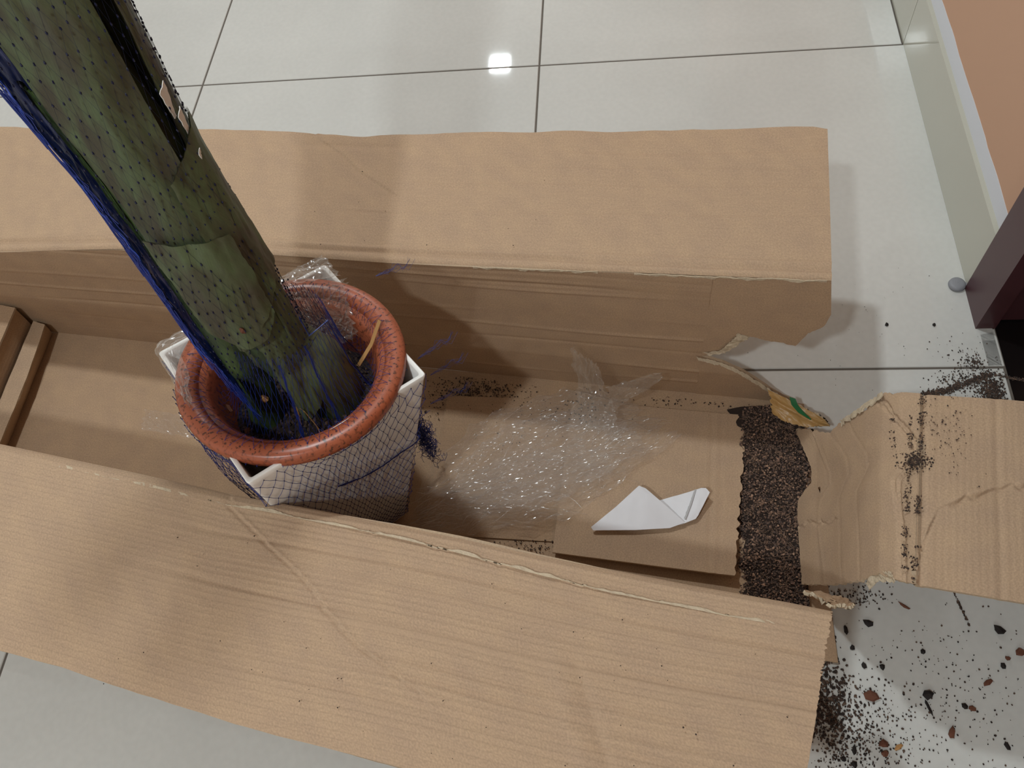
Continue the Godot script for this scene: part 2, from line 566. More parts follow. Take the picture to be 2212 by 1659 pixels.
func build_box() -> void:
	var t := thing("cardboard_box", "long opened brown cardboard box with folded-out flaps and torn right end", "box")
	var mats := [M.card_wall, M.edge]
	# bottom
	var b := [Buf.new(), Buf.new()]
	sheet(b, curve([[-1.5, 0.006, -0.900], [0.30, 0.006, -0.682]]), curve([[-1.5, 0.006, -0.490], [0.30, 0.006, -0.268]]), 60, 20, 0.005, Vector3.UP, func(s, w): return 0.0008 * fn.get_noise_2d(s * 5.0, w * 9.0))
	put("bottom_panel", mesh_of(b, mats), null, t)
	# back wall with the hole torn near its right end
	b = [Buf.new(), Buf.new()]
	var lines := [[0.035, 0.0016, 0.003], [0.075, 0.0014, 0.003], [0.125, -0.0012, 0.003], [0.165, 0.0016, 0.003], [0.205, 0.001, 0.004], [0.262, 0.0022, 0.003], [0.275, -0.002, 0.0025], [0.288, 0.0022, 0.003], [0.302, -0.0015, 0.003]]
	var rel := func(s, w):
		var h := 0.0012 * fs.get_noise_2d(s * 2.2, w * 10.0)
		for l in lines: h += l[1] * ridge(w, l[0] + 0.006 * fs.get_noise_2d(s * 1.7, l[0] * 90.0), l[2]) * (0.55 + 0.9 * fs.get_noise_2d(s * 2.5, l[0] * 50.0))
		return h
	var c0 := curve([[-1.5, 0.006, -0.8995], [0.126, 0.006, -0.703]])
	sheet(b, c0, back_top, 280, 150, 0.005, Vector3(-0.12, 0, 0.99), rel)
	# upper piece over the hole
	var jag_hi := func(u): return 0.02 * fn.get_noise_1d(u * 60.0)
	var hole_top := curve([[0.126, 0.125, -0.703], [0.156, 0.146, -0.699], [0.165, 0.165, -0.698], [0.172, 0.186, -0.697], [0.177, 0.197, -0.697], [0.198, 0.192, -0.694], [0.215, 0.186, -0.692], [0.239, 0.182, -0.689], [0.259, 0.177, -0.687], [0.270, 0.211, -0.686], [0.287, 0.234, -0.683], [0.291, 0.263, -0.683]])
	var off := 1.626
	var rel_b := func(s, w): return rel.call(off + s, 0.33 * 0.4 + w)
	# matched station by station so that the torn edge keeps its outline
	var ht := PackedVector3Array()
	var tp := PackedVector3Array()
	for i in 61:
		var u := i / 60.0
		var p := along(hole_top, u)
		ht.append(p)
		tp.append(along(back_top_right, clampf((p.x - 0.126) / 0.158, 0.0, 1.0)))
	stations(b, ht, tp, 60, 0.005, Vector3(-0.12, 0, 0.99), jag_hi)
	var tear := curve([[0.126, 0.125, -0.703], [0.159, 0.114, -0.699], [0.189, 0.094, -0.695], [0.229, 0.057, -0.690], [0.263, 0.023, -0.686], [0.285, 0.012, -0.684]])
	var lw := PackedVector3Array()
	var lb := PackedVector3Array()
	for i in 41:
		var p := along(tear, i / 40.0)
		lw.append(p)
		lb.append(Vector3(p.x, 0.006, p.z))
	stations(b, lb, lw, 16, 0.005, Vector3(-0.12, 0, 0.99), null)
	put("back_wall", mesh_of(b, mats), null, t)
	# pale torn liner along the lower tear
	b = [Buf.new(), Buf.new()]
	sheet(b, curve([[0.118, 0.129, -0.700], [0.159, 0.117, -0.6965], [0.189, 0.097, -0.6925], [0.229, 0.060, -0.6875], [0.263, 0.026, -0.6835]]), curve([[0.122, 0.121, -0.697], [0.159, 0.108, -0.694], [0.189, 0.087, -0.690], [0.229, 0.050, -0.685], [0.262, 0.018, -0.681]]), 60, 3, 0.001, Vector3(0, 0.3, 1), func(s, w): return 0.002 * fn.get_noise_2d(s * 60.0, w * 60.0), [null, null, func(u): return 0.5 * absf(fn.get_noise_1d(u * 30.0)), func(u): return 0.5 * absf(fn.get_noise_1d(u * 41.0 + 9.0))])
	var tl := put("torn_liner", mesh_of(b, [M.torn, M.torn]), null, t)
	b = [Buf.new(), Buf.new()]
	sheet(b, curve([[0.128, 0.140, -0.700], [0.150, 0.150, -0.6965], [0.164, 0.178, -0.695], [0.172, 0.200, -0.694]]), curve([[0.140, 0.134, -0.6985], [0.162, 0.146, -0.696], [0.176, 0.168, -0.6945], [0.192, 0.193, -0.693]]), 40, 8, 0.001, Vector3(0, 0.3, 1), func(s, w): return 0.003 * fn.get_noise_2d(s * 70.0, w * 70.0), [null, null, func(u): return 0.3 * absf(fn.get_noise_1d(u * 20.0)), func(u): return 0.4 * absf(fn.get_noise_1d(u * 25.0 + 4.0))])
	put("torn_liner", mesh_of(b, [M.torn, M.torn]), null, t)
	# back flap
	b = [Buf.new(), Buf.new()]
	var crease := PackedVector3Array(back_top)
	crease.append(Vector3(0.276, 0.340, -0.685))
	for i in crease.size(): crease[i].y += 0.004
	var outer := curve([[-1.62, 0.26, -1.19], [-1.194, 0.278, -1.131], [-1.130, 0.284, -1.121], [-1.066, 0.289, -1.109], [-0.976, 0.297, -1.100], [-0.695, 0.312, -1.057], [-0.484, 0.315, -1.030], [-0.379, 0.317, -1.019], [-0.247, 0.319, -1.011], [-0.127, 0.322, -1.001], [0.046, 0.325, -0.990], [0.182, 0.336, -0.977], [0.246, 0.342, -0.970], [0.285, 0.346, -0.963], [0.304, 0.347, -0.956]])
	var flap_lines := [[0.016, -0.003, 0.003, 0.0, 9.0], [0.026, 0.002, 0.003, 0.0, 9.0], [0.1, 0.0012, 0.0025, 1.1, 9.0], [0.155, 0.0013, 0.0022, 1.2, 9.0], [0.19, 0.0012, 0.002, 1.35, 9.0], [0.23, -0.0015, 0.004, 1.5, 9.0], [0.232, -0.0015, 0.006, 0.95, 1.25]]
	sheet(b, crease, outer, 360, 140, 0.005, Vector3.UP, func(s, w):
		var h := 0.003 * fs.get_noise_2d(s * 2.0, w * 3.0) - 0.004 * pow(maxf(0.0, 1.0 - w / 0.008), 2.0)
		var ck := table(w, [0.11, 0.14, 0.18, 0.215, 0.25], [1.255, 1.225, 1.19, 1.172, 1.14])
		if w > 0.1: h += 0.0014 * (ridge(s, ck, 0.005) - 1.1 * ridge(s, ck - 0.006, 0.005)) * smoothstep(0.1, 0.14, w)
		for l in flap_lines:
			var on := smoothstep(l[3], l[3] + 0.08, s) * (1.0 - smoothstep(l[4], l[4] + 0.08, s))
			if on > 0.0: h += on * l[1] * ridge(w, l[0] + 0.007 * fn.get_noise_2d(s * 1.4, l[0] * 77.0), l[2])
		return h, [null, null, null, func(u): return 0.012 * fn.get_noise_1d(u * 14.0) + 0.02 * ridge(u, 0.625, 0.016)])
	put("back_flap", mesh_of(b, [M.card_smooth, M.edge]), null, t)
	# torn pale strips lying in the back crease
	for q in [[-0.21, -0.03, 0.004], [0.02, 0.27, 0.005]]:
		b = [Buf.new(), Buf.new()]
		var pa := PackedVector3Array()
		var pb := PackedVector3Array()
		for i in 20:
			var x: float = lerpf(q[0], q[1], i / 19.0)
			var y: float = table(x, [-0.224, -0.063, 0.101, 0.276], [0.319, 0.327, 0.334, 0.344])
			var z: float = table(x, [-0.224, -0.063, 0.101, 0.276], [-0.745, -0.726, -0.706, -0.685])
			pa.append(Vector3(x, y - 0.008, z + 0.003))
			pb.append(Vector3(x, y - 0.001, z + 0.003))
		sheet(b, pa, pb, 70, 3, 0.001, Vector3(0, 0.4, 1), func(s, w): return 0.002 * fn.get_noise_2d(s * 30.0, w * 40.0), [null, null, func(u): return 0.5 + 0.6 * fn.get_noise_1d(u * 9.0), func(u): return 0.2 * absf(fn.get_noise_1d(u * 31.0 + 9.0))])
		put("torn_liner", mesh_of(b, [M.torn, M.torn]), null, t)
	# front wall
	b = [Buf.new(), Buf.new()]
	var front_top := curve([[-1.45, 0.333, -0.565], [-0.886, 0.333, -0.459], [-0.827, 0.333, -0.449], [-0.649, 0.333, -0.414], [-0.483, 0.333, -0.379], [-0.360, 0.333, -0.359], [-0.259, 0.333, -0.343], [-0.185, 0.333, -0.329], [-0.102, 0.333, -0.311], [-0.023, 0.333, -0.295], [0.079, 0.333, -0.276], [0.176, 0.333, -0.260], [0.223, 0.333, -0.251]])
	sheet(b, curve([[-1.45, 0.006, -0.487], [0.25, 0.006, -0.277]]), front_top, 120, 40, 0.005, Vector3(0.12, 0, -0.99), func(s, w): return 0.002 * fn.get_noise_2d(s * 2.0, w * 9.0))
	put("front_wall", mesh_of(b, mats), null, t)
	# closed far left end
	b = [Buf.new(), Buf.new()]
	sheet(b, curve([[-1.445, 0.006, -0.888], [-1.44, 0.006, -0.493]]), curve([[-1.447, 0.247, -0.888], [-1.442, 0.326, -0.566]]), 40, 24, 0.005, Vector3.RIGHT, func(s, w): return 0.0015 * fs.get_noise_2d(s * 5.0, w * 8.0))
	put("end_wall", mesh_of(b, mats), null, t)
	# front flap
	b = [Buf.new(), Buf.new()]
	var fc := PackedVector3Array(front_top)
	for i in fc.size(): fc[i].y += 0.0075
	var fo := curve([[-1.36, 0.335, -0.30], [-0.779, 0.335, -0.193], [-0.726, 0.335, -0.181], [-0.644, 0.335, -0.166], [-0.539, 0.335, -0.139], [-0.424, 0.335, -0.114], [-0.315, 0.335, -0.093], [-0.228, 0.335, -0.078], [-0.068, 0.335, -0.051], [0.067, 0.335, -0.037], [0.165, 0.335, -0.027]])
	var fl := [[0.06, -0.002, 0.0028, 0.95], [0.085, 0.0012, 0.0025, 1.1], [0.102, -0.0015, 0.003, 1.25], [0.128, -0.0022, 0.003, 0.9], [0.15, 0.0014, 0.0022, 1.2], [0.165, -0.0015, 0.0028, 1.15], [0.185, -0.0022, 0.003, 1.2], [0.21, -0.0015, 0.003, 1.0], [0.232, 0.0012, 0.0025, 1.2]]
	sheet(b, fc, fo, 340, 150, 0.005, Vector3.UP, func(s, w):
		var h := 0.003 * fs.get_noise_2d(s * 2.0 + 40.0, w * 3.0) - 0.0075 * pow(maxf(0.0, 1.0 - w / 0.016), 2.0)
		for l in fl: h += smoothstep(l[3] - 0.2, l[3] + 0.15, s) * l[1] * ridge(w, l[0] + 0.008 * fn.get_noise_2d(s * 1.1, l[0] * 70.0) + 0.01 * (s - 1.2), l[2])
		# a kinked crack across the flap, from the crease outward
		var cr := table(w, [0.02, 0.06, 0.1, 0.13, 0.16, 0.2], [0.985, 1.03, 1.075, 1.095, 1.125, 1.2]) + 0.004 * fn.get_noise_1d(w * 60.0)
		h += 0.0016 * (ridge(s, cr, 0.004) - 1.4 * ridge(s, cr - 0.005, 0.004)) * (1.0 - smoothstep(0.16, 0.24, w))
		# a bruised band near the right
		h += 0.0018 * (ridge(s, 1.36 + 0.01 * fn.get_noise_1d(w * 20.0), 0.012) - ridge(s, 1.385, 0.006)) * smoothstep(0.1, 0.16, w)
		h += 0.0004 * sin(w * TAU / 0.0085) * smoothstep(0.9, 1.1, s)
		return h, [null, func(v): return 0.004 * absf(fn.get_noise_1d(v * 40.0)) * (1.0 - smoothstep(0.3, 0.5, v)) + 0.003 * v, null, func(u): return 0.006 * fn.get_noise_1d(u * 12.0)])
	put("front_flap", mesh_of(b, [M.card, M.edge]), null, t)
	# pale torn line along the front crease
	b = [Buf.new(), Buf.new()]
	var ta := PackedVector3Array()
	var tb := PackedVector3Array()
	for i in 60:
		var u := 0.27 + 0.70 * i / 59.0
		var p := along(fc, u)
		var q2 := along(fo, u)
		var d := (q2 - p).normalized()
		var wob := 0.0012 * fn.get_noise_1d(u * 20.0)
		var inn := 0.012 + 0.012 * smoothstep(0.6, 0.9, u) + wob
		ta.append(p + d * inn + Vector3.UP * 0.0016)
		tb.append(p + d * (inn + 0.0045) + Vector3.UP * 0.0016)
	sheet(b, ta, tb, 400, 3, 0.0012, Vector3.UP, func(s, w): return 0.0016 * fn.get_noise_2d(s * 60.0, w * 40.0) + 0.001 * fs.get_noise_2d(s * 2.0 + 40.0, 0.05), [null, null, func(u): return clampf(0.55 + 1.1 * fn.get_noise_1d(u * 16.0), 0.0, 0.97), func(u): return 0.02])
	put("torn_liner", mesh_of(b, [M.torn, M.torn]), null, t)
	# end wall, leaning outward behind the spilled soil
	b = [Buf.new(), Buf.new()]
	var et := curve([[0.276, 0.018, -0.631], [0.296, 0.070, -0.600], [0.306, 0.108, -0.577], [0.318, 0.147, -0.581], [0.333, 0.205, -0.565], [0.347, 0.238, -0.571], [0.360, 0.262, -0.561], [0.378, 0.285, -0.545]])
	var eb := curve([[0.256, 0.038, -0.369], [0.271, 0.083, -0.356], [0.282, 0.134, -0.342], [0.296, 0.195, -0.328], [0.307, 0.235, -0.325], [0.316, 0.255, -0.313], [0.331, 0.281, -0.299]])
	var in_u := func(v): return table(1.0 - v, [0.0, 0.18, 0.27, 0.37, 0.41, 0.5, 0.6, 1.0], [0.0, 0.1, 0.15, 0.15, 0.1, 0.01, 0.0, 0.0]) + 0.006 * fs.get_noise_1d(v * 30.0)
	sheet(b, eb, et, 160, 120, 0.005, Vector3(-0.5, 1, 0), func(s, w):
		var h := 0.002 * fs.get_noise_2d(s * 9.0, w * 5.0)
		for l in [[0.255, -0.003, 0.0025], [0.262, -0.004, 0.003], [0.12, -0.0004, 0.004], [0.17, -0.0005, 0.004], [0.06, 0.0004, 0.004]]:
			h += l[1] * ridge(s, l[0] + 0.003 * fs.get_noise_2d(w * 8.0, l[0] * 80.0), l[2])
		h += -0.003 * ridge(w, 0.095 + 0.004 * fs.get_noise_1d(s * 50.0), 0.002) * (1.0 - smoothstep(0.1, 0.12, s))
		return h, [in_u, null, func(u): return 0.012 * fn.get_noise_1d(u * 18.0) * (1.0 - smoothstep(0.85, 0.95, u)), func(u): return 0.02 * fn.get_noise_1d(u * 20.0 + 8.0) * (1.0 - smoothstep(0.85, 0.95, u))])
	for k in b[0].uv.size(): b[0].uv[k] = Vector2(b[0].uv[k].y, b[0].uv[k].x)
	put("end_wall", mesh_of(b, [M.card_smooth, M.edge]), null, t)
	# end flap folded out level over the tiles
	b = [Buf.new(), Buf.new()]
	sheet(b, curve([[0.331, 0.281, -0.299], [0.389, 0.282, -0.289], [0.442, 0.280, -0.281], [0.520, 0.273, -0.268]]), curve([[0.378, 0.285, -0.545], [0.440, 0.282, -0.540], [0.501, 0.280, -0.535], [0.585, 0.273, -0.526]]), 110, 110, 0.005, Vector3.UP, func(s, w):
		var h := 0.002 * fs.get_noise_2d(s * 8.0 + 30.0, w * 5.0) + 0.00014 * sin(s * TAU / 0.008)
		h += -0.004 * ridge(s, 0.006, 0.003) - 0.0012 * ridge(s, 0.09, 0.003)
		# crack from the crease across the panel
		var at: float = 0.118 + 0.3 * s - 0.0012 / (s + 0.01)
		h += (0.0022 * ridge(w, at + 0.004, 0.003) - 0.003 * ridge(w, at + 0.005 * fs.get_noise_1d(s * 60.0), 0.0025)) * (1.0 - smoothstep(0.15, 0.2, s))
		return h)
	for k in b[0].uv.size(): b[0].uv[k] = Vector2(b[0].uv[k].y, b[0].uv[k].x)
	put("end_flap", mesh_of(b, [M.card_smooth, M.edge]), null, t)
	# torn tab at the back corner, tan tape and a green print on it
	b = [Buf.new(), Buf.new()]
	sheet(b, curve([[0.232, 0.066, -0.676], [0.262, 0.058, -0.664], [0.317, 0.052, -0.630]]), curve([[0.240, 0.036, -0.648], [0.262, 0.036, -0.630], [0.292, 0.038, -0.622], [0.326, 0.044, -0.620]]), 50, 24, 0.004, Vector3.UP, func(s, w): return 0.003 * fn.get_noise_2d(s * 25.0, w * 25.0) - 0.004 * ridge(w, 0.02, 0.005), [func(v): return 0.1 * absf(fn.get_noise_1d(v * 20.0)), null, null, func(u): return 0.16 * absf(fn.get_noise_1d(u * 22.0))])
	var tab := put("torn_tab", mesh_of(b, [M.tan_tape, M.torn]), null, t)
	b = [Buf.new(), Buf.new()]
	sheet(b, curve([[0.2655, 0.0645, -0.663], [0.268, 0.060, -0.651], [0.278, 0.056, -0.639], [0.296, 0.052, -0.628]]), curve([[0.2745, 0.0635, -0.660], [0.278, 0.059, -0.651], [0.285, 0.056, -0.642], [0.297, 0.052, -0.630]]), 16, 4, 0.0006, Vector3.UP)
	put("green_print", mesh_of(b, [M.green, M.green]), null, tab)
	# crumpled torn corner at the front right
	b = [Buf.new(), Buf.new()]
	sheet(b, curve([[0.212, 0.26, -0.296], [0.235, 0.25, -0.295], [0.258, 0.24, -0.296]]), curve([[0.226, 0.318, -0.262], [0.246, 0.305, -0.268], [0.262, 0.285, -0.272]]), 30, 20, 0.004, Vector3.UP, func(s, w): return 0.006 * fn.get_noise_2d(s * 28.0, w * 28.0), [func(v): return 0.25 * absf(fn.get_noise_1d(v * 15.0)), func(v): return 0.3 * absf(fn.get_noise_1d(v * 17.0 + 3.0)), null, func(u): return 0.25 * absf(fn.get_noise_1d(u * 15.0))])
	put("torn_corner", mesh_of(b, [M.card_dull, M.torn]), null, t)
	# torn white tufts on the edges of the end wall
	b = [Buf.new(), Buf.new()]
	sheet(b, curve([[0.297, 0.205, -0.322], [0.304, 0.224, -0.333], [0.315, 0.256, -0.322]]), curve([[0.299, 0.214, -0.311], [0.306, 0.23, -0.316], [0.316, 0.257, -0.307]]), 24, 10, 0.001, Vector3.UP, func(s, w): return 0.005 * fn.get_noise_2d(s * 40.0, w * 40.0), [null, null, func(u): return 0.3 * absf(fs.get_noise_1d(u * 12.0)), func(u): return 0.3 * absf(fs.get_noise_1d(u * 15.0))])
	put("torn_liner", mesh_of(b, [M.torn, M.torn]), null, t)
	b = [Buf.new(), Buf.new()]
	sheet(b, curve([[0.3145, 0.143, -0.5815], [0.3265, 0.188, -0.5745], [0.3465, 0.241, -0.5735]]), curve([[0.3145, 0.145, -0.569], [0.3265, 0.192, -0.563], [0.3465, 0.244, -0.562]]), 30, 6, 0.001, Vector3.UP, func(s, w): return 0.003 * fn.get_noise_2d(s * 40.0, w * 40.0), [null, null, func(u): return 0.3 * absf(fs.get_noise_1d(u * 12.0)), func(u): return 0.5 * absf(fs.get_noise_1d(u * 15.0))])
	put("torn_liner", mesh_of(b, [M.torn, M.torn]), null, t)

# like sheet, but the two curves are already matched point by point
func stations(bufs: Array, a: PackedVector3Array, c: PackedVector3Array, nv: int, thick: float, hint: Vector3, rough) -> void:
	var nu := a.size() - 1
	var f: Buf = bufs[0]
	var e: Buf = bufs[1]
	var base := PackedVector3Array()
	var uv := PackedVector2Array()
	for j in nv + 1:
		for i in nu + 1:
			var v := float(j) / nv
			if rough: v = lerpf(rough.call(float(i) / nu), 1.0, v)
			var p := a[i].lerp(c[i], v)
			p += hint * 0.002 * fn.get_noise_2d(p.x * 5.0, p.y * 20.0)
			base.append(p)
			uv.append(Vector2(p.x, p.y))
	var nn := grid_normals(base, nu, nv)
	var flip := 1.0 if nn[(nv / 2) * (nu + 1) + nu / 2].dot(hint) > 0.0 else -1.0
	for side in [1.0, -1.0]:
		var o := f.v.size()
		for k in base.size():
			f.v.append(base[k] if side > 0.0 else base[k] - hint * thick)
			f.n.append(hint * side)
			f.uv.append(uv[k])
		for j in nv:
			for i in nu:
				var q := o + j * (nu + 1) + i
				if flip * side > 0.0: f.ix.append_array([q, q + nu + 2, q + 1, q, q + nu + 1, q + nu + 2])
				else: f.ix.append_array([q, q + 1, q + nu + 2, q, q + nu + 2, q + nu + 1])
	for row in [0, nv]:
		for i in nu:
			var p0 := base[row * (nu + 1) + i]
			var p1 := base[row * (nu + 1) + i + 1]
			var o := e.v.size()
			var nm := ((p1 - hint * thick - p0).cross(p1 - p0)).normalized()
			for q in [p0, p1, p1 - hint * thick, p0 - hint * thick]:
				e.v.append(q); e.n.append(nm); e.uv.append(Vector2(q.x * 3.0, q.z * 3.0))
			e.ix.append_array([o, o + 1, o + 2, o, o + 2, o + 3])
	for col in [0, nu]:
		for j in nv:
			var p0 := base[j * (nu + 1) + col]
			var p1 := base[(j + 1) * (nu + 1) + col]
			var o := e.v.size()
			for q in [p0, p1, p1 - hint * thick, p0 - hint * thick]:
				e.v.append(q); e.n.append((p1 - hint * thick - p0).cross(p1 - p0).normalized()); e.uv.append(Vector2(q.y * 3.0, q.z * 3.0))
			e.ix.append_array([o, o + 1, o + 2, o, o + 2, o + 3])

# ---------------------------------------------------------------- loose card pieces inside
func build_inserts() -> void:
	var b := [Buf.new(), Buf.new()]
	sheet(b, curve([[-0.079, 0.013, -0.709], [0.012, 0.013, -0.678], [0.121, 0.013, -0.666], [0.208, 0.013, -0.657]]), curve([[-0.1065, 0.022, -0.416], [-0.04, 0.026, -0.407], [0.06, 0.03, -0.394], [0.1665, 0.034, -0.381]]), 100, 90, 0.004, Vector3.UP, func(s, w):
		var h := 0.0006 * fn.get_noise_2d(s * 6.0, w * 6.0)
		h += -0.0012 * ridge(s, 0.235, 0.003) - 0.0008 * ridge(s, 0.25, 0.003)
		h += 0.001 * ridge(w, 0.16 + (s - 0.1) * 0.8, 0.006) * (1.0 - smoothstep(0.1, 0.2, s))
		return h, [null, func(v): return 0.012 + 0.018 * fn.get_noise_1d(v * 16.0), null, null])
	for k in b[0].uv.size(): b[0].uv[k] = Vector2(b[0].uv[k].y, b[0].uv[k].x)
	var o := put("cardboard_sheet", mesh_of(b, [M.card_smooth, M.edge]), null, self)
	tag(o, "square brown cardboard sheet lying in the box under the white paper", "cardboard")
	b = [Buf.new(), Buf.new()]
	sheet(b, curve([[-0.30, 0.0105, -0.70], [-0.07, 0.0085, -0.69]]), curve([[-0.32, 0.0105, -0.447], [-0.085, 0.0085, -0.437]]), 60, 50, 0.002, Vector3.UP, func(s, w): return 0.0008 * fn.get_noise_2d(s * 8.0, w * 8.0))
	o = put("cardboard_sheet", mesh_of(b, [M.card_dull, M.edge]), null, self)
	tag(o, "soil-stained cardboard sheet under the crumpled clear film", "cardboard")
	# low folded pad across the left of the box
	var t := thing("cardboard_divider", "folded cardboard strip lying across the box at the left edge", "cardboard", Vector3(-1.1, 0.006, -0.7))
	t.position = Vector3.ZERO
	b = [Buf.new(), Buf.new()]
	sheet(b, curve([[-1.116, 0.052, -0.848], [-1.118, 0.052, -0.70], [-1.118, 0.052, -0.53]]), curve([[-1.090, 0.050, -0.840], [-1.084, 0.050, -0.72], [-1.088, 0.050, -0.53]]), 60, 10, 0.004, Vector3.UP, func(s, w): return 0.0015 * fn.get_noise_2d(s * 12.0, w * 30.0))
	put("top_fold", mesh_of(b, [M.card_smooth, M.edge]), null, t)
	b = [Buf.new(), Buf.new()]
	sheet(b, curve([[-1.1045, 0.008, -0.848], [-1.107, 0.008, -0.53]]), curve([[-1.0905, 0.0455, -0.840], [-1.085, 0.0455, -0.72], [-1.0885, 0.0455, -0.53]]), 40, 8, 0.004, Vector3.RIGHT, func(s, w): return 0.001 * fn.get_noise_2d(s * 12.0, w * 30.0))
	put("side_fold", mesh_of(b, [M.card_dull, M.edge]), null, t)
	# corner of a further cardboard insert
	t = thing("cardboard_insert", "corner of a taller cardboard insert at the far left of the box", "cardboard")
	b = [Buf.new(), Buf.new()]
	sheet(b, curve([[-1.43, 0.1, -0.882], [-1.155, 0.1, -0.853], [-1.120, 0.1, -0.845]]), curve([[-1.43, 0.1, -0.55], [-1.123, 0.1, -0.55]]), 30, 30, 0.004, Vector3.UP, func(s, w): return 0.001 * fn.get_noise_2d(s * 9.0, w * 9.0))
	put("top_panel", mesh_of(b, [M.card_dull, M.edge]), null, t)
	b = [Buf.new(), Buf.new()]
	sheet(b, curve([[-1.126, 0.008, -0.845], [-1.127, 0.008, -0.55]]), curve([[-1.122, 0.0955, -0.845], [-1.125, 0.0955, -0.55]]), 20, 8, 0.004, Vector3.RIGHT)
	put("side_panel", mesh_of(b, [M.card_dull, M.edge]), null, t)

# ---------------------------------------------------------------- planter and nursery pot
var P := Transform3D()

func square_ring(h: float, y: float) -> PackedVector3Array:
	var p := PackedVector3Array()
	var r := 0.004
	for c in [[1, 1], [-1, 1], [-1, -1], [1, -1]]:
		var a0: float = {11: 0.0, -9: PI / 2, -11: PI, 9: PI * 1.5}[c[0] * 10 + c[1]]
		var ctr := Vector3(c[0] * (h - r), y, c[1] * (h - r))
		var t0 := Vector3(cos(a0), 0, sin(a0))
		var t1 := Vector3(cos(a0 + PI / 2), 0, sin(a0 + PI / 2))
		p.append(ctr + t0 * r - t1 * 0.02)
		p.append(ctr + t0 * r - t1 * 0.003)
		for k in 4:
			var a := a0 + PI / 2 * k / 3.0
			p.append(ctr + Vector3(cos(a), 0, sin(a)) * r)
		p.append(ctr + t1 * r - t0 * 0.003)
		p.append(ctr + t1 * r - t0 * 0.02)
	return p

func build_planter() -> void:
	var n := Vector3(0.0839, 0.9897, -0.1153).normalized()
	var yaw := 0.7314
	var u := Vector3(cos(yaw), 0, -sin(yaw))
	u = (u - n * u.dot(n)).normalized()
	P = Transform3D(Basis(u, n, u.cross(n)), Vector3(-0.4125, 0.4055, -0.5284))
	var t := thing("square_planter", "tapered square white plastic planter standing in the cardboard box", "planter")
	t.transform = P
	var H := 0.3897
	var h1 := 0.1239
	var h0 := 0.0694
	var rings := []
	for q in [[h0 - 0.004, -H], [h0, -H + 0.003], [lerpf(h0, h1, 0.25), -H * 0.75], [lerpf(h0, h1, 0.5), -H * 0.5], [lerpf(h0, h1, 0.75), -H * 0.25], [h1 - 0.0025, -0.012], [h1 - 0.0003, -0.0012], [h1 - 0.0012, 0.0]]: rings.append(square_ring(q[0], q[1]))
	put("outer_shell", loft(rings, true, true), M.planter, t)
	rings = []
	for q in [[h1 - 0.0012, 0.0], [h1 - 0.0055, 0.0], [h1 - 0.0065, -0.002], [h0 - 0.003, -H + 0.006]]: rings.append(square_ring(q[0], q[1]))
	put("rim", loft(rings, true, false, true), M.planter, t)
	# nursery pot hung in the planter by its lip
	t = thing("nursery_pot", "round terracotta-coloured plastic pot sitting in the white planter", "pot")
	t.transform = Transform3D(P.basis, Vector3(-0.4085, 0.411, -0.5255))
	rings = []
	for q in [[0.0, -0.3], [0.055, -0.3], [0.058, -0.296], [0.09, -0.1], [0.107, -0.02], [0.138, -0.0165], [0.1415, -0.015], [0.1432, -0.01], [0.1435, -0.003], [0.142, 0.002], [0.138, 0.0045], [0.130, 0.0052], [0.1225, 0.0035], [0.1175, -0.001], [0.116, -0.007]]: rings.append(circle(Vector3(0, q[1], 0), q[0], 96))
	put("lip_and_body", loft(rings), M.pot, t)
	rings = []
	for q in [[0.116, -0.007], [0.110, -0.0095], [0.1055, -0.0145], [0.1025, -0.03], [0.095, -0.06], [0.086, -0.1], [0.08, -0.14]]: rings.append(circle(Vector3(0, q[1], 0), q[0], 96))
	put("inner_wall", loft(rings, true, false, true), M.pot, t)
	# soil in the pot
	var soil := thing("potting_soil", "dark potting soil around the stem bases inside the terracotta pot", "soil")
	soil.set_meta("kind", "stuff")
	soil.transform = Transform3D(P.basis, Vector3(-0.4085, 0.411, -0.5255))
	rings = []
	for q in 14:
		var ring := PackedVector3Array()
		for k in 60:
			var a := TAU * k / 60
			var r := 0.0005 + 0.095 * q / 13.0
			ring.append(Vector3(cos(a) * r, soil_height(cos(a) * r, sin(a) * r), sin(a) * r))
		rings.append(ring)
	put("soil_bed", loft(rings), M.soil, soil).set_meta("kind", "stuff")
	var spots := []
	for i in 1500:
		var a := rng.randf() * TAU
		var r := sqrt(rng.randf()) * 0.09
		var p := Vector3(cos(a) * r, soil_height(cos(a) * r, sin(a) * r) + 0.001, sin(a) * r)
		spots.append(crumb_at(p, rng.randf_range(0.002, 0.0065), rng.randf_range(0.5, 1.3)))
	scatter("soil_crumbs", soil, chunk(4), M.crumb, spots)

func soil_height(x: float, z: float) -> float:
	return -0.072 + 0.012 * fn.get_noise_2d(x * 14.0, z * 14.0) + 0.022 * (x * 4.0 + z * 5.0)

# ---------------------------------------------------------------- the plant
func around(th: float) -> Vector3:
	return Vector3(0.619, 0, 0.785) * cos(th) + Vector3(0.785, 0, -0.619) * sin(th)

func axis(y: float) -> Vector3:
	var k := (y - 0.36) / 0.465
	return Vector3(-0.40 - 0.1 * k, 0, -0.49 - 0.146 * k)

func lean(th: float, r: float, y_in: float) -> Vector3:
	var y := table(y_in, [0.36, 0.58, 0.79, 0.92, 1.6], [0.36, 0.515, 0.69, 0.82, 1.5])
	return axis(y) + around(th) * r * table(y, [0.5, 0.7, 0.83, 1.2], [0.96, 0.95, 1.13, 1.3]) + Vector3.UP * y

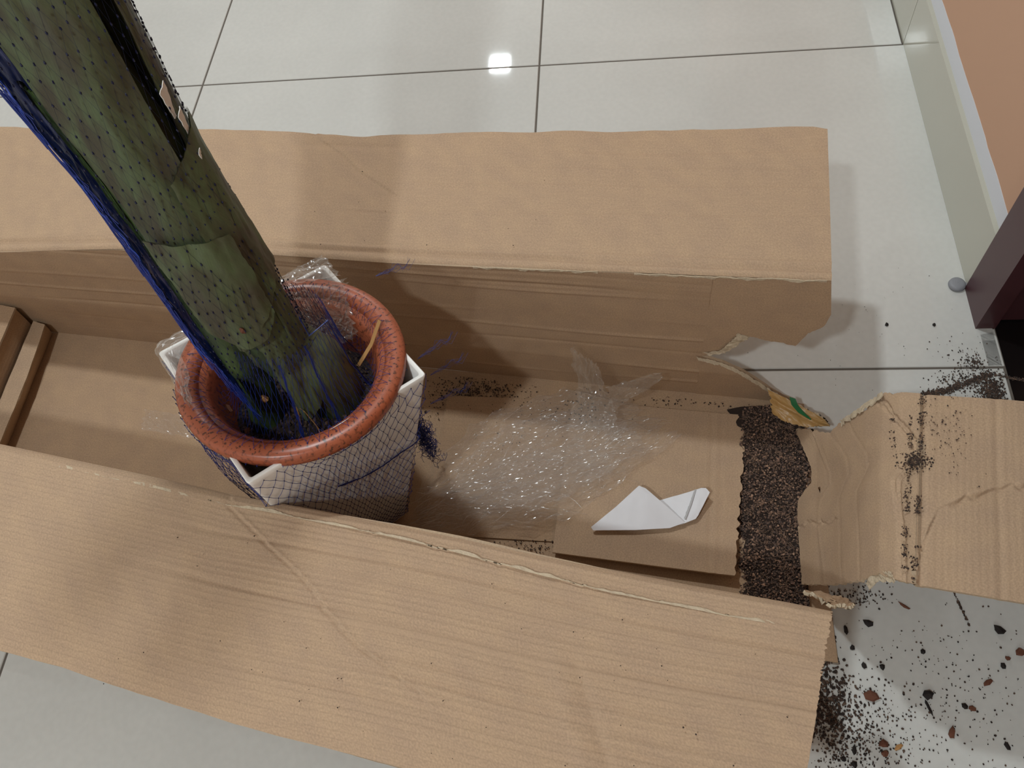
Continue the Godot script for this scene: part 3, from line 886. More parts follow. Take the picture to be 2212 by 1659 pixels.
func leaf(parent: Node, mat: Material, y0: float, y1: float, a0: float, a1: float, r0: float, r1: float, slant0: float, slant1: float, curl: float, round_tip := 0.0) -> void:
	var b := [Buf.new(), Buf.new()]
	var nu := 28
	var nv := 60
	var pts := PackedVector3Array()
	for j in nv + 1:
		for i in nu + 1:
			var u := float(i) / nu
			var v := float(j) / nv
			var th := deg_to_rad(lerpf(a0, a1, u)) + 0.05 * fn.get_noise_2d(v * 4.0, a0)
			var lo := y0 + slant0 * (u - 0.5) + round_tip * 4.0 * (u - 0.5) * (u - 0.5)
			var y := lerpf(lo, y1 + slant1 * (u - 0.5), v)
			var r := lerpf(r0, r1, v) + 0.0035 * fn.get_noise_2d(u * 3.0 + a0, y * 6.0) + curl * pow(absf(2.0 * u - 1.0), 4.0)
			pts.append(lean(th, r, y))
	var nn := grid_normals(pts, nu, nv)
	var f: Buf = b[0]
	var mid := around(deg_to_rad((a0 + a1) / 2))
	var flip := 1.0 if nn[(nv / 2) * (nu + 1) + nu / 2].dot(mid) > 0.0 else -1.0
	for side in [1.0, -1.0]:
		var o := f.v.size()
		for k in pts.size():
			f.v.append(pts[k] if side > 0.0 else pts[k] - nn[k] * flip * 0.0012)
			f.n.append(nn[k] * flip * side)
			f.uv.append(Vector2(pts[k].x, pts[k].y))
		for j in nv:
			for i in nu:
				var q := o + j * (nu + 1) + i
				if flip * side > 0.0: f.ix.append_array([q, q + nu + 2, q + 1, q, q + nu + 1, q + nu + 2])
				else: f.ix.append_array([q, q + 1, q + nu + 2, q, q + nu + 2, q + nu + 1])
	put("leaf", mesh_of(b, [mat, mat]), null, parent)

func stalk(parent: Node, mat: Material, pts: Array, radii: Array, squash: float, turn: float) -> void:
	var rings := []
	for k in 40:
		var t := k / 39.0 * (pts.size() - 1)
		var i := mini(int(t), pts.size() - 2)
		var f := t - i
		var p0: Vector3 = pts[maxi(i - 1, 0)]
		var p3: Vector3 = pts[mini(i + 2, pts.size() - 1)]
		var c: Vector3 = (pts[i] as Vector3).cubic_interpolate(pts[i + 1], p0, p3, f)
		var r := lerpf(radii[i], radii[i + 1], f)
		rings.append(circle(c, r, 26, Basis(Vector3.UP, turn), squash))
	put("stem", loft(rings), mat, parent)

func build_plant() -> void:
	var t := thing("potted_plant", "tall plant with bundled olive-green leaves rising from the pot inside blue netting", "plant")
	var g := func(th, r, y): return lean(deg_to_rad(th), r, y)
	# stems
	stalk(t, M.stem, [Vector3(-0.455, 0.335, -0.478), Vector3(-0.449, 0.42, -0.503), g.call(-70, 0.036, 0.52), g.call(-75, 0.036, 0.65), g.call(-75, 0.03, 0.9)], [0.024, 0.021, 0.021, 0.02, 0.018], 0.8, 0.9)
	stalk(t, M.leaf, [Vector3(-0.360, 0.335, -0.508), Vector3(-0.368, 0.42, -0.518), g.call(50, 0.014, 0.52), g.call(30, 0.014, 0.65), g.call(0, 0.01, 0.9)], [0.034, 0.036, 0.04, 0.042, 0.034], 0.72, 0.9)
	stalk(t, M.stem, [Vector3(-0.372, 0.335, -0.484), Vector3(-0.378, 0.41, -0.497), g.call(-6, 0.036, 0.50), g.call(-12, 0.036, 0.6), g.call(-20, 0.03, 0.7)], [0.014, 0.014, 0.014, 0.013, 0.01], 0.8, 0.4)
	stalk(t, M.leaf, [Vector3(-0.405, 0.335, -0.545), Vector3(-0.405, 0.43, -0.545), g.call(180, 0.02, 0.55), g.call(180, 0.02, 0.75), g.call(180, 0.02, 1.5)], [0.03, 0.03, 0.034, 0.036, 0.03], 1.0, 0.0)
	# sheath on the right of the right stem
	leaf(t, M.leaf, 0.43, 0.72, 34, 92, 0.05, 0.056, 0.03, 0.0, -0.003)
	leaf(t, M.leaf, 0.40, 0.72, -14, 44, 0.047, 0.054, 0.02, 0.0, -0.003)
	# leaves wrapped round the stems
	leaf(t, M.leaf, 0.60, 1.55, 46, 115, 0.057, 0.058, 0.0, 0.0, 0.0)
	leaf(t, M.leaf, 0.58, 1.6, 100, 190, 0.052, 0.056, 0.0, 0.0, 0.0)
	leaf(t, M.leaf, 0.52, 1.6, 180, 275, 0.048, 0.056, 0.0, 0.0, 0.0)
	leaf(t, M.stem, 0.41, 0.9, -94, -67, 0.054, 0.055, 0.02, 0.0, 0.0)
	leaf(t, M.leaf, 0.55, 1.5, -70, -20, 0.042, 0.044, 0.0, 0.0, 0.0)
	leaf(t, M.leaf, 0.66, 1.62, -58, 26, 0.054, 0.056, -0.03, 0.0, 0.003)
	leaf(t, M.leaf, 0.615, 0.815, 4, 74, 0.062, 0.0615, 0.035, 0.03, 0.0015)
	leaf(t, M.leaf, 0.575, 0.735, -50, 27, 0.061, 0.0655, -0.01, -0.03, 0.002, 0.03)
	# pale torn scraps on the dark side and a brown scar
	for q in [[44, 0.868, 0.014, 0.03, 0.3], [50, 0.84, 0.011, 0.03, 0.3], [50, 0.80, 0.006, 0.045, 0.3]]:
		var b := [Buf.new(), Buf.new()]
		var c: Vector3 = lean(deg_to_rad(q[0]), 0.0632, q[1])
		var e := around(deg_to_rad(q[0] + 90.0))
		sheet(b, PackedVector3Array([c - e * q[2] * 0.5, c - e * q[2] * 0.5 + Vector3.DOWN * q[3]]), PackedVector3Array([c + e * q[2] * 0.5 + Vector3.UP * 0.004, c - e * q[2] * 0.2 + Vector3.DOWN * q[3]]), 10, 4, 0.0008, around(deg_to_rad(q[0])), func(s, w): return 0.0015 * fn.get_noise_2d(s * 90.0, w * 90.0))
		put("torn_leaf_scrap", mesh_of(b, [M.scrap, M.scrap]), null, t)
	put("scar", chunk(9, Vector3(0.009, 0.011, 0.006)), M.bark, t, g.call(-14, 0.0615, 0.605))
	put("scar", chunk(10, Vector3(0.012, 0.014, 0.008)), M.straw, t, Vector3(-0.436, 0.405, -0.478))

# ---------------------------------------------------------------- blue netting
func net_profile(th: float, v: float) -> Vector3:
	# v 0..1 down the trunk, 1..2 from trunk over soil to the lip, 2..3 down the planter
	var d := around(th)
	if v < 1.0:
		var y := lerpf(1.25, 0.50, v)
		var r := 0.0635 - 0.004 * sin(th) + 0.001 * fs.get_noise_2d(th * 2.0, y * 8.0)
		if y < 0.6: r = lerpf(0.056, r, (y - 0.5) / 0.1)
		return lean(th, r, y)
	var pc := Vector3(-0.4085, 0.411, -0.5255)
	var loc := P.basis.inverse() * d
	loc.y = 0.0
	loc = loc.normalized()
	if v < 2.0:
		var f := v - 1.0
		var k: Array = [[0.0, 0.058, 0.09], [0.3, 0.072, 0.0], [0.5, 0.09, -0.05], [0.7, 0.1, -0.04], [0.85, 0.113, 0.003], [0.92, 0.128, 0.0065], [0.97, 0.142, 0.0035], [1.0, 0.1448, -0.012]]
		var r := 0.0
		var y := 0.0
		for i in k.size() - 1:
			if f >= k[i][0] and f <= k[i + 1][0]:
				var g: float = (f - k[i][0]) / (k[i + 1][0] - k[i][0])
				r = lerpf(k[i][1], k[i + 1][1], g)
				y = lerpf(k[i][2], k[i + 1][2], g)
		return pc + P.basis * (loc * r + Vector3.UP * y)
	var f2 := v - 2.0
	var y2 := lerpf(-0.012 + 0.006, -0.375, f2)
	var hw := lerpf(0.1239, 0.0694, clampf(-y2 / 0.3897, 0.0, 1.0)) + 0.0015
	var sq := hw / maxf(absf(loc.x), absf(loc.z))
	var slack := 0.006 * maxf(0.0, fn.get_noise_2d(th * 3.0, y2 * 16.0))
	var side := fposmod(th + PI, TAU) - PI + 1.75
	slack += 0.03 * exp(-side * side / 0.2) * smoothstep(0.0, 0.3, f2) * (1.0 - smoothstep(0.55, 0.95, f2))
	var rr := lerpf(0.1448, sq, smoothstep(0.0, 0.14, f2)) + slack
	rr = maxf(rr, sq + 0.0008)
	return P * (loc * rr + Vector3.UP * y2)

func build_net() -> void:
	var t := thing("plant_netting", "fine blue plastic mesh sleeve stretched over the plant and planter", "netting")
	var knots := []
	var leaf_knots := []
	# planter and soil sleeve: wavy hexagon mesh
	for part in [["planter_mesh", 2.0, 3.0, 78, 34, 0.00036], ["soil_mesh", 1.02, 2.0, 64, 13, 0.00026], ["leaf_mesh", 0.0, 1.02, 46, 44, 0.00012]]:
		var cols: int = part[3]
		var rows: int = part[4]
		var at := func(c, r):
			var th: float = TAU * (c + 0.5 * (r % 2) + 0.3 * fn.get_noise_2d(c * 3.7, r * 2.9)) / cols
			var v: float = lerpf(part[1], part[2], 1.0 - pow(1.0 - clampf((r + 0.42 * fn.get_noise_2d(c * 2.3 + 50.0, r * 3.1)) / rows, 0.0, 0.9999), 1.5 if part[0] == "planter_mesh" else 1.0))
			return net_profile(th, v)
		var paths := []
		for r in rows:
			for c in cols:
				var p0: Vector3 = at.call(c, r)
				var e0: Vector3 = at.call(c + (r % 2), r + 1)
				var e1: Vector3 = at.call(c + (r % 2) - 1, r + 1)
				for e in [e0, e1]:
					var m: Vector3 = (p0 + e) * 0.5
					if part[0] == "planter_mesh":
						paths.append(PackedVector3Array([p0, m + Vector3.DOWN * 0.0012, e]))
					else: paths.append(PackedVector3Array([p0, e]))
				if part[0] == "leaf_mesh": leaf_knots.append(p0)
				elif part[0] == "planter_mesh": knots.append(p0)
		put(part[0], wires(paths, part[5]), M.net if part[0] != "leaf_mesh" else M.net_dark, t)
	var kp := []
	for k in knots: kp.append([Transform3D(Basis.from_scale(Vector3(0.0019, 0.0024, 0.0019)), k), Color(1, 1, 1)])
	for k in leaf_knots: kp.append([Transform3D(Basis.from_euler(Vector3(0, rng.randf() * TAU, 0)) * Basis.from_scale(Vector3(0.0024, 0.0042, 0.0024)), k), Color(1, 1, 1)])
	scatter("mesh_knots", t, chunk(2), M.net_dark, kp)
	# gathered folds of net along the left of the bundle and at the right of the planter
	var g := []
	for i in 320:
		var th := deg_to_rad(rng.randf_range(-130, -64))
		var y := rng.randf_range(0.46, 1.2)
		var p := PackedVector3Array()
		for s in 7:
			p.append(lean(th + s * 0.02 * rng.randf_range(-1, 1), 0.0715 + 0.002 * fn.get_noise_2d(th * 9.0, y * 30.0) - 0.012 * smoothstep(0.62, 0.46, y), y - s * 0.012))
		g.append(p)
	put("gathered_net", wires(g, 0.0005), M.net, t)
	var fb := [Buf.new(), Buf.new()]
	var fa := PackedVector3Array()
	var fc := PackedVector3Array()
	for i in 60:
		var y := lerpf(1.2, 0.44, i / 59.0)
		var wide := smoothstep(0.40, 0.6, y)
		fa.append(lean(deg_to_rad(-128), 0.067 - 0.02 * (1.0 - wide), y))
		fc.append(lean(deg_to_rad(lerpf(-84, -66, wide) + 6.0 * fs.get_noise_1d(y * 12.0)), 0.0665 - 0.02 * (1.0 - wide), y))
	sheet(fb, fa, fc, 160, 20, 0.0006, around(deg_to_rad(-95)), func(s, w): return 0.006 * sin(w * 30.0) + 0.0025 * fs.get_noise_2d(s * 12.0, w * 60.0) + 0.001 * fs.get_noise_2d(s * 60.0, w * 160.0))
	put("net_fold", mesh_of(fb, [M.net_fold, M.net_fold]), null, t)
	g = []
	for i in 190:
		var p := PackedVector3Array()
		var q := Vector3(rng.randf_range(-0.315, -0.285), rng.randf_range(0.03, 0.26), rng.randf_range(-0.59, -0.545))
		var c := Vector3(-0.302, 0.12, -0.558)
		q = c + (q - c).normalized() * rng.randf_range(0.0, 0.04) * Vector3(0.8, 2.4, 1.0)
		for s in 9:
			p.append(q)
			q += Vector3(rng.randf_range(-1, 1), rng.randf_range(-1, 1), rng.randf_range(-1, 1)) * 0.006 + (c - q) * 0.08
		g.append(p)
	put("net_tuft", wires(g, 0.0004), M.net, t)
	# loose ends and drawn-together cords
	var loose := []
	g = []
	for q in [[Vector3(-0.262, 0.36, -0.56), Vector3(0.045, 0.01, -0.03)], [Vector3(-0.272, 0.25, -0.60), Vector3(0.05, 0.02, -0.02)], [Vector3(-0.3, 0.46, -0.62), Vector3(0.04, 0.0, -0.02)], [Vector3(-0.28, 0.2, -0.58), Vector3(0.06, 0.03, -0.015)]]:
		for i in 6:
			var p := PackedVector3Array()
			for s in 8: p.append((q[0] as Vector3) + (q[1] as Vector3) * (s / 7.0) + Vector3(fn.get_noise_2d(i * 9.0, s * 0.6), fn.get_noise_2d(i * 7.0 + 20.0, s * 0.6), fn.get_noise_2d(i * 5.0 + 40.0, s * 0.6)) * 0.02 * s / 7.0)
			loose.append(p)
	for q in [[10.0, 0.12, 0.62], [55.0, 0.16, 0.7], [-22.0, 0.1, 0.55]]:
		for i in 7:
			var p := PackedVector3Array()
			for s in 14:
				var v: float = lerpf(1.25 - q[1] * 2.0, 1.25 + q[2] * 0.5, s / 13.0)
				p.append(net_profile(deg_to_rad(q[0]) + 0.06 * fn.get_noise_2d(i * 8.0, s * 0.5), clampf(v, 0.9, 1.6)) + around(deg_to_rad(q[0])) * 0.003)
			g.append(p)
	for i in 9:
		var p := PackedVector3Array()
		for s in 30:
			var th := lerpf(deg_to_rad(-10), deg_to_rad(62), s / 29.0)
			p.append(net_profile(th, 2.36 + 0.012 * fn.get_noise_2d(i * 6.0, s * 0.3) + 0.06 * sin(s * 0.11)))
		g.append(p)
	put("loose_ends", wires(loose, 0.0002), M.net_bright, t).set_meta("kind", "stuff")
	put("drawn_cords", wires(g, 0.00045), M.net, t).set_meta("kind", "stuff")

# ---------------------------------------------------------------- clear film
func crumple(a: PackedVector3Array, b: PackedVector3Array, nu: int, nv: int, folds: int, dir: float, amp: float, lift: float, seed_: int, edges := 0.12, mat: Material = null) -> ArrayMesh:
	var g := RandomNumberGenerator.new()
	g.seed = seed_
	var f := Buf.new()
	var la := 0.0
	for i in a.size() - 1: la += a[i].distance_to(a[i + 1])
	var size := Vector2(la, along(a, 0.5).distance_to(along(b, 0.5)))
	var w := nu + 1
	var hgt := PackedFloat32Array()
	hgt.resize(w * (nv + 1))
	var cd := cos(dir)
	var sd := sin(dir)
	for j in nv + 1:
		for i in w:
			var s := size.x * i / nu
			var t := size.y * j / nv
			var p := (s * cd + t * sd)
			var q := (t * cd - s * sd)
			hgt[j * w + i] = lift * (0.6 + 0.6 * fs.get_noise_2d(s * 7.0 + seed_, t * 7.0)) + amp * 1.5 * (1.0 - absf(fs.get_noise_2d(p * 14.0 + seed_, q * 45.0)) * 2.0) + amp * 0.9 * absf(fs.get_noise_2d(p * 35.0 - seed_, q * 120.0)) + amp * 0.3 * absf(fs.get_noise_2d(p * 90.0 - seed_, q * 260.0))
	# creases: narrow ridges running mostly along dir
	for k in folds:
		var ang := dir + g.randfn() * 0.3 + (1.3 if g.randf() < 0.08 else 0.0)
		var mid := Vector2(g.randf() * size.x, g.randf() * size.y)
		var ax := Vector2(cos(ang), sin(ang))
		var len := g.randf_range(0.008, 0.06)
		var wide := g.randf_range(0.0012, 0.0048)
		var tall := wide * g.randf_range(0.3, 0.8) * minf(1.0, amp / 0.0025) * (1.0 if g.randf() < 0.75 else -0.6)
		var reach := Vector2(absf(ax.x) * len * 1.7 + wide * 4.0, absf(ax.y) * len * 1.7 + wide * 4.0)
		var i0 := maxi(0, int((mid.x - reach.x) / size.x * nu))
		var i1 := mini(nu, int((mid.x + reach.x) / size.x * nu) + 1)
		var j0 := maxi(0, int((mid.y - reach.y) / size.y * nv))
		var j1 := mini(nv, int((mid.y + reach.y) / size.y * nv) + 1)
		for j in range(j0, j1 + 1):
			for i in range(i0, i1 + 1):
				var d := Vector2(size.x * i / nu, size.y * j / nv) - mid
				var c := (d.x * -ax.y + d.y * ax.x) / wide
				if absf(c) > 4.0: continue
				var r := d.dot(ax) / len
				hgt[j * w + i] += tall * exp(-0.7 * c * c) * exp(-r * r)
	var base := PackedVector3Array()
	for j in nv + 1:
		for i in w:
			var u := float(i) / nu
			var v := float(j) / nv
			u = lerpf(edges * 2.0 * absf(fs.get_noise_2d(v * 5.0, seed_ * 3.1)), 1.0 - edges * 2.0 * absf(fs.get_noise_2d(v * 5.0, seed_ * 3.1 + 17.0)), u)
			v = lerpf(edges * 2.0 * absf(fs.get_noise_2d(u * 5.0, seed_ * 3.1 + 34.0)), 1.0 - edges * 2.0 * absf(fs.get_noise_2d(u * 5.0, seed_ * 3.1 + 51.0)), v)
			base.append(along(a, u).lerp(along(b, u), v))
	var nn := grid_normals(base, nu, nv)
	var flip := 1.0 if nn[(nv / 2) * w + nu / 2].dot(Vector3(0.2, 1.0, 0.4)) > 0.0 else -1.0
	for k in base.size(): base[k] += nn[k] * flip * (maxf(hgt[k], 0.0) + amp * g.randf_range(0.0, 0.5))
	f.v = base
	f.uv.resize(base.size())
	for j in nv:
		for i in nu:
			var q := j * w + i
			if flip > 0.0: f.ix.append_array([q, q + w + 1, q + 1, q, q + w, q + w + 1])
			else: f.ix.append_array([q, q + 1, q + w + 1, q, q + w + 1, q + w])
	return mesh_of([f], [mat if mat else M.film])

func build_film() -> void:
	var t := thing("clear_film", "crumpled clear stretch film lying in the box beside the planter", "plastic film")
	var y := 0.016
	put("film_layer", crumple(curve([[-0.335, y, -0.48], [-0.315, y, -0.56], [-0.23, y, -0.655], [-0.10, y, -0.705], [0.0, y, -0.69]]), curve([[-0.32, y, -0.435], [-0.2, y, -0.437], [-0.06, y, -0.468], [0.03, y, -0.555], [0.105, y, -0.615]]), 100, 150, 260, 0.1, 0.0032, 0.016, 5, 0.05), null, t)
	put("film_layer", crumple(curve([[-0.29, y + 0.012, -0.52], [-0.2, y + 0.012, -0.63], [-0.03, y + 0.012, -0.675]]), curve([[-0.24, y + 0.012, -0.46], [-0.1, y + 0.012, -0.49], [0.06, y + 0.012, -0.585]]), 130, 170, 260, 0.1, 0.0026, 0.013, 6, 0.03), null, t)
	put("film_layer", crumple(curve([[-0.31, y + 0.02, -0.5], [-0.2, y + 0.022, -0.56], [-0.05, y + 0.018, -0.6]]), curve([[-0.27, y + 0.018, -0.455], [-0.12, y + 0.02, -0.47], [0.02, y + 0.016, -0.55]]), 84, 70, 160, 0.15, 0.0036, 0.014, 21, 0.05), null, t)
	# tightly rolled creases in the film
	var g := RandomNumberGenerator.new()
	g.seed = 99
	var ca := curve([[-0.325, y, -0.48], [-0.305, y, -0.56], [-0.22, y, -0.645], [-0.10, y, -0.695], [0.0, y, -0.68]])
	var cb := curve([[-0.31, y, -0.44], [-0.2, y, -0.442], [-0.06, y, -0.474], [0.025, y, -0.56], [0.095, y, -0.615]])
	for bunch in 3:
		var rolls := []
		for i in 120:
			var u := clampf(g.randf_range(0.02, 0.98), 0.0, 1.0)
			var v := g.randf_range(0.04, 0.96)
			if g.randf() < 0.55: v = clampf(0.62 + g.randfn() * 0.16, 0.05, 0.95)
			var c := along(ca, u).lerp(along(cb, u), v)
			var ang := 0.32 + g.randfn() * 0.33
			var len := g.randf_range(0.004, 0.016) if g.randf() < 0.7 else g.randf_range(0.02, 0.05)
			var bend := g.randfn() * 0.3
			var p := PackedVector3Array()
			for s in 7:
				var f := s / 6.0 - 0.5
				var q := c + Vector3(cos(ang + bend * f), 0, -sin(ang + bend * f)) * len * f * 2.0
				q.y = 0.03 + 0.011 * fs.get_noise_2d(q.x * 14.0, q.z * 14.0) + 0.004 * fs.get_noise_2d(q.x * 60.0 + bunch * 30.0, q.z * 60.0)
				p.append(q)
			rolls.append(p)
		var cr := put("film_creases", wires(rolls, [0.00035, 0.0005, 0.0007][bunch], 6), M.film_crease, t)
		cr.set_meta("kind", "stuff")
	# the part that stands up against the back wall
	put("film_layer", crumple(curve([[-0.09, 0.018, -0.645], [-0.066, 0.07, -0.69], [-0.078, 0.165, -0.712]]), curve([[0.005, 0.02, -0.60], [-0.008, 0.07, -0.655], [-0.03, 0.135, -0.69]]), 60, 36, 50, 0.2, 0.003, 0.006, 8, 0.06, M.film_wrap), null, t)
	put("film_layer", crumple(curve([[-0.03, 0.075, -0.68], [0.02, 0.098, -0.68], [0.068, 0.112, -0.687]]), curve([[-0.015, 0.04, -0.65], [0.02, 0.072, -0.66], [0.07, 0.104, -0.68]]), 36, 18, 20, 0.1, 0.003, 0.003, 9, 0.06, M.film_wrap), null, t)
	# film wrapped over the back and left corners of the planter
	var c := thing("clear_film_wrap", "wrinkled clear film stretched over the back corner of the white planter", "plastic film")
	var L := func(x, yy, z): return P * Vector3(x, yy, z)
	put("film_layer", crumple(PackedVector3Array([L.call(0.05, 0.006, -0.125), L.call(0.126, 0.006, -0.127)]), PackedVector3Array([L.call(0.028, 0.03, -0.095), L.call(0.118, 0.03, -0.055)]), 34, 24, 30, 0.1, 0.0022, 0.004, 12, 0.03, M.film_wrap), null, c)
	put("film_layer", crumple(PackedVector3Array([L.call(0.028, 0.031, -0.095), L.call(0.118, 0.031, -0.055)]), PackedVector3Array([L.call(0.05, -0.03, -0.015), L.call(0.1, -0.025, 0.0)]), 34, 40, 40, 1.4, 0.0022, 0.005, 13, 0.06, M.film_wrap), null, c)
	put("film_layer", crumple(PackedVector3Array([L.call(0.127, 0.004, -0.128), L.call(0.128, 0.004, -0.04)]), PackedVector3Array([L.call(0.118, -0.06, -0.121), L.call(0.12, -0.05, -0.05)]), 50, 40, 20, 1.2, 0.003, 0.002, 14, 0.08, M.film_wrap), null, c)
	c = thing("clear_film_wrap", "wrinkled clear film stretched over the left corner of the white planter", "plastic film")
	put("film_layer", crumple(PackedVector3Array([L.call(-0.127, 0.006, 0.0), L.call(-0.127, 0.006, -0.127), L.call(-0.03, 0.006, -0.128)]), PackedVector3Array([L.call(-0.118, 0.014, -0.01), L.call(-0.098, 0.02, -0.085), L.call(-0.03, 0.016, -0.112)]), 46, 22, 30, 0.2, 0.0022, 0.004, 15, 0.04, M.film_wrap), null, c)
	# strip of clear tape on the box floor
	var o := put("clear_tape", crumple(curve([[-0.862, 0.008, -0.678], [-0.72, 0.008, -0.655]]), curve([[-0.852, 0.008, -0.632], [-0.71, 0.008, -0.61]]), 46, 26, 40, 0.8, 0.002, 0.002, 16, 0.03), null, self)
	tag(o, "wrinkled strip of clear adhesive tape on the box floor left of the planter", "tape")

# ---------------------------------------------------------------- paper and other small things
func build_small() -> void:
	var t := thing("folded_paper", "folded white paper sheet lying on the cardboard in the box", "paper")
	var b := [Buf.new(), Buf.new()]
	sheet(b, curve([[-0.047, 0.036, -0.4525], [-0.009, 0.041, -0.484], [0.027, 0.045, -0.518], [0.037, 0.044, -0.514]]), curve([[-0.044, 0.034, -0.448], [0.02, 0.034, -0.449], [0.072, 0.036, -0.4525], [0.095, 0.038, -0.461]]), 40, 24, 0.0004, Vector3.UP, func(s, w): return 0.002 * sin(w * 40.0) + 0.0008 * fn.get_noise_2d(s * 20.0, w * 20.0))
	put("folded_half", mesh_of(b, [M.paper, M.paper]), null, t)
	b = [Buf.new(), Buf.new()]
	sheet(b, curve([[0.050, 0.028, -0.498], [0.09, 0.034, -0.508], [0.122, 0.043, -0.5155], [0.129, 0.044, -0.515], [0.1345, 0.044, -0.508]]), curve([[0.070, 0.032, -0.456], [0.092, 0.034, -0.460], [0.112, 0.036, -0.468], [0.116, 0.037, -0.474]]), 40, 20, 0.0004, Vector3.UP, func(s, w): return 0.0012 * fn.get_noise_2d(s * 20.0, w * 20.0))
	put("lower_half", mesh_of(b, [M.paper, M.paper]), null, t)
	b = [Buf.new(), Buf.new()]
	sheet(b, curve([[0.112, 0.0415, -0.5135], [0.103, 0.039, -0.49], [0.094, 0.037, -0.468]]), curve([[0.1145, 0.0422, -0.5135], [0.106, 0.0397, -0.489], [0.097, 0.0377, -0.467]]), 20, 2, 0.0003, Vector3.UP, null, [null, null, func(u): return 0.4 * fn.get_noise_1d(u * 60.0), null])
	put("torn_fold_line", mesh_of(b, [M.fold_line, M.fold_line]), null, t)
	# round grey blob by the door frame
	var rings := []
	for q in [[0.0005, 0.0], [0.013, 0.0], [0.0145, 0.003], [0.0135, 0.007], [0.009, 0.009], [0.0005, 0.0095]]: rings.append(circle(Vector3(0, q[1], 0), q[0], 28))
	t = thing("door_stop", "small round grey rubber stop on the tiles against the door frame", "door stop", Vector3(0.585, 0.0002, -0.918))
	put("pad", loft(rings), M.grey, t)
	box("neck", Vector3(0.008, 0.0, -0.0025), Vector3(0.0155, 0.006, 0.0035), M.grey, t)
	# dry blades and bark in the pot
	var blades := [["dried_leaf_blade", "yellow-brown dried leaf blade under the film at the back of the pot", [Vector3(-0.338, 0.372, -0.545), Vector3(-0.318, 0.392, -0.565), Vector3(-0.305, 0.412, -0.588)], 0.008],
		["dried_leaf_blade", "thin looped straw-coloured dry leaf standing in the middle of the soil", [Vector3(-0.402, 0.362, -0.465), Vector3(-0.396, 0.40, -0.47), Vector3(-0.383, 0.405, -0.462), Vector3(-0.372, 0.38, -0.452), Vector3(-0.366, 0.356, -0.437)], 0.004],
		["dried_leaf_blade", "thin curved straw-coloured dry leaf at the left side of the pot", [Vector3(-0.50, 0.425, -0.53), Vector3(-0.488, 0.437, -0.548), Vector3(-0.468, 0.44, -0.56)], 0.004]]
	for q in blades:
		b = [Buf.new(), Buf.new()]
		var pa := PackedVector3Array()
		var pb := PackedVector3Array()
		for p in q[2]:
			pa.append(p)
			pb.append(p + Vector3(0.6, 0.2, 0.5) * q[3])
		sheet(b, pa, pb, 24, 3, 0.0006, Vector3.UP)
		tag(put(q[0], mesh_of(b, [M.straw, M.straw]), null, self), q[1], "dry leaf", "dry leaves in the pot")
	for q in [["brown bark chip on the dark inner wall at the left of the pot", Vector3(-0.49, 0.385, -0.475), Vector3(0.006, 0.005, 0.019), 0.7], ["small tan bark chip at the lower left inside the pot", Vector3(-0.466, 0.372, -0.45), Vector3(0.008, 0.005, 0.014), 0.2], ["long reddish bark chip on the soil at the front of the pot", Vector3(-0.352, 0.368, -0.438), Vector3(0.026, 0.006, 0.009), -0.3]]:
		var o := put("bark_chip", chunk(31, q[2]), M.bark, self, q[1])
		o.rotation.y = q[3]
		tag(o, q[0], "bark chip", "bark chips in the pot")

# ---------------------------------------------------------------- spilled soil
func in_poly(p: Vector2, poly: PackedVector2Array) -> bool:
	return Geometry2D.is_point_in_polygon(p, poly)

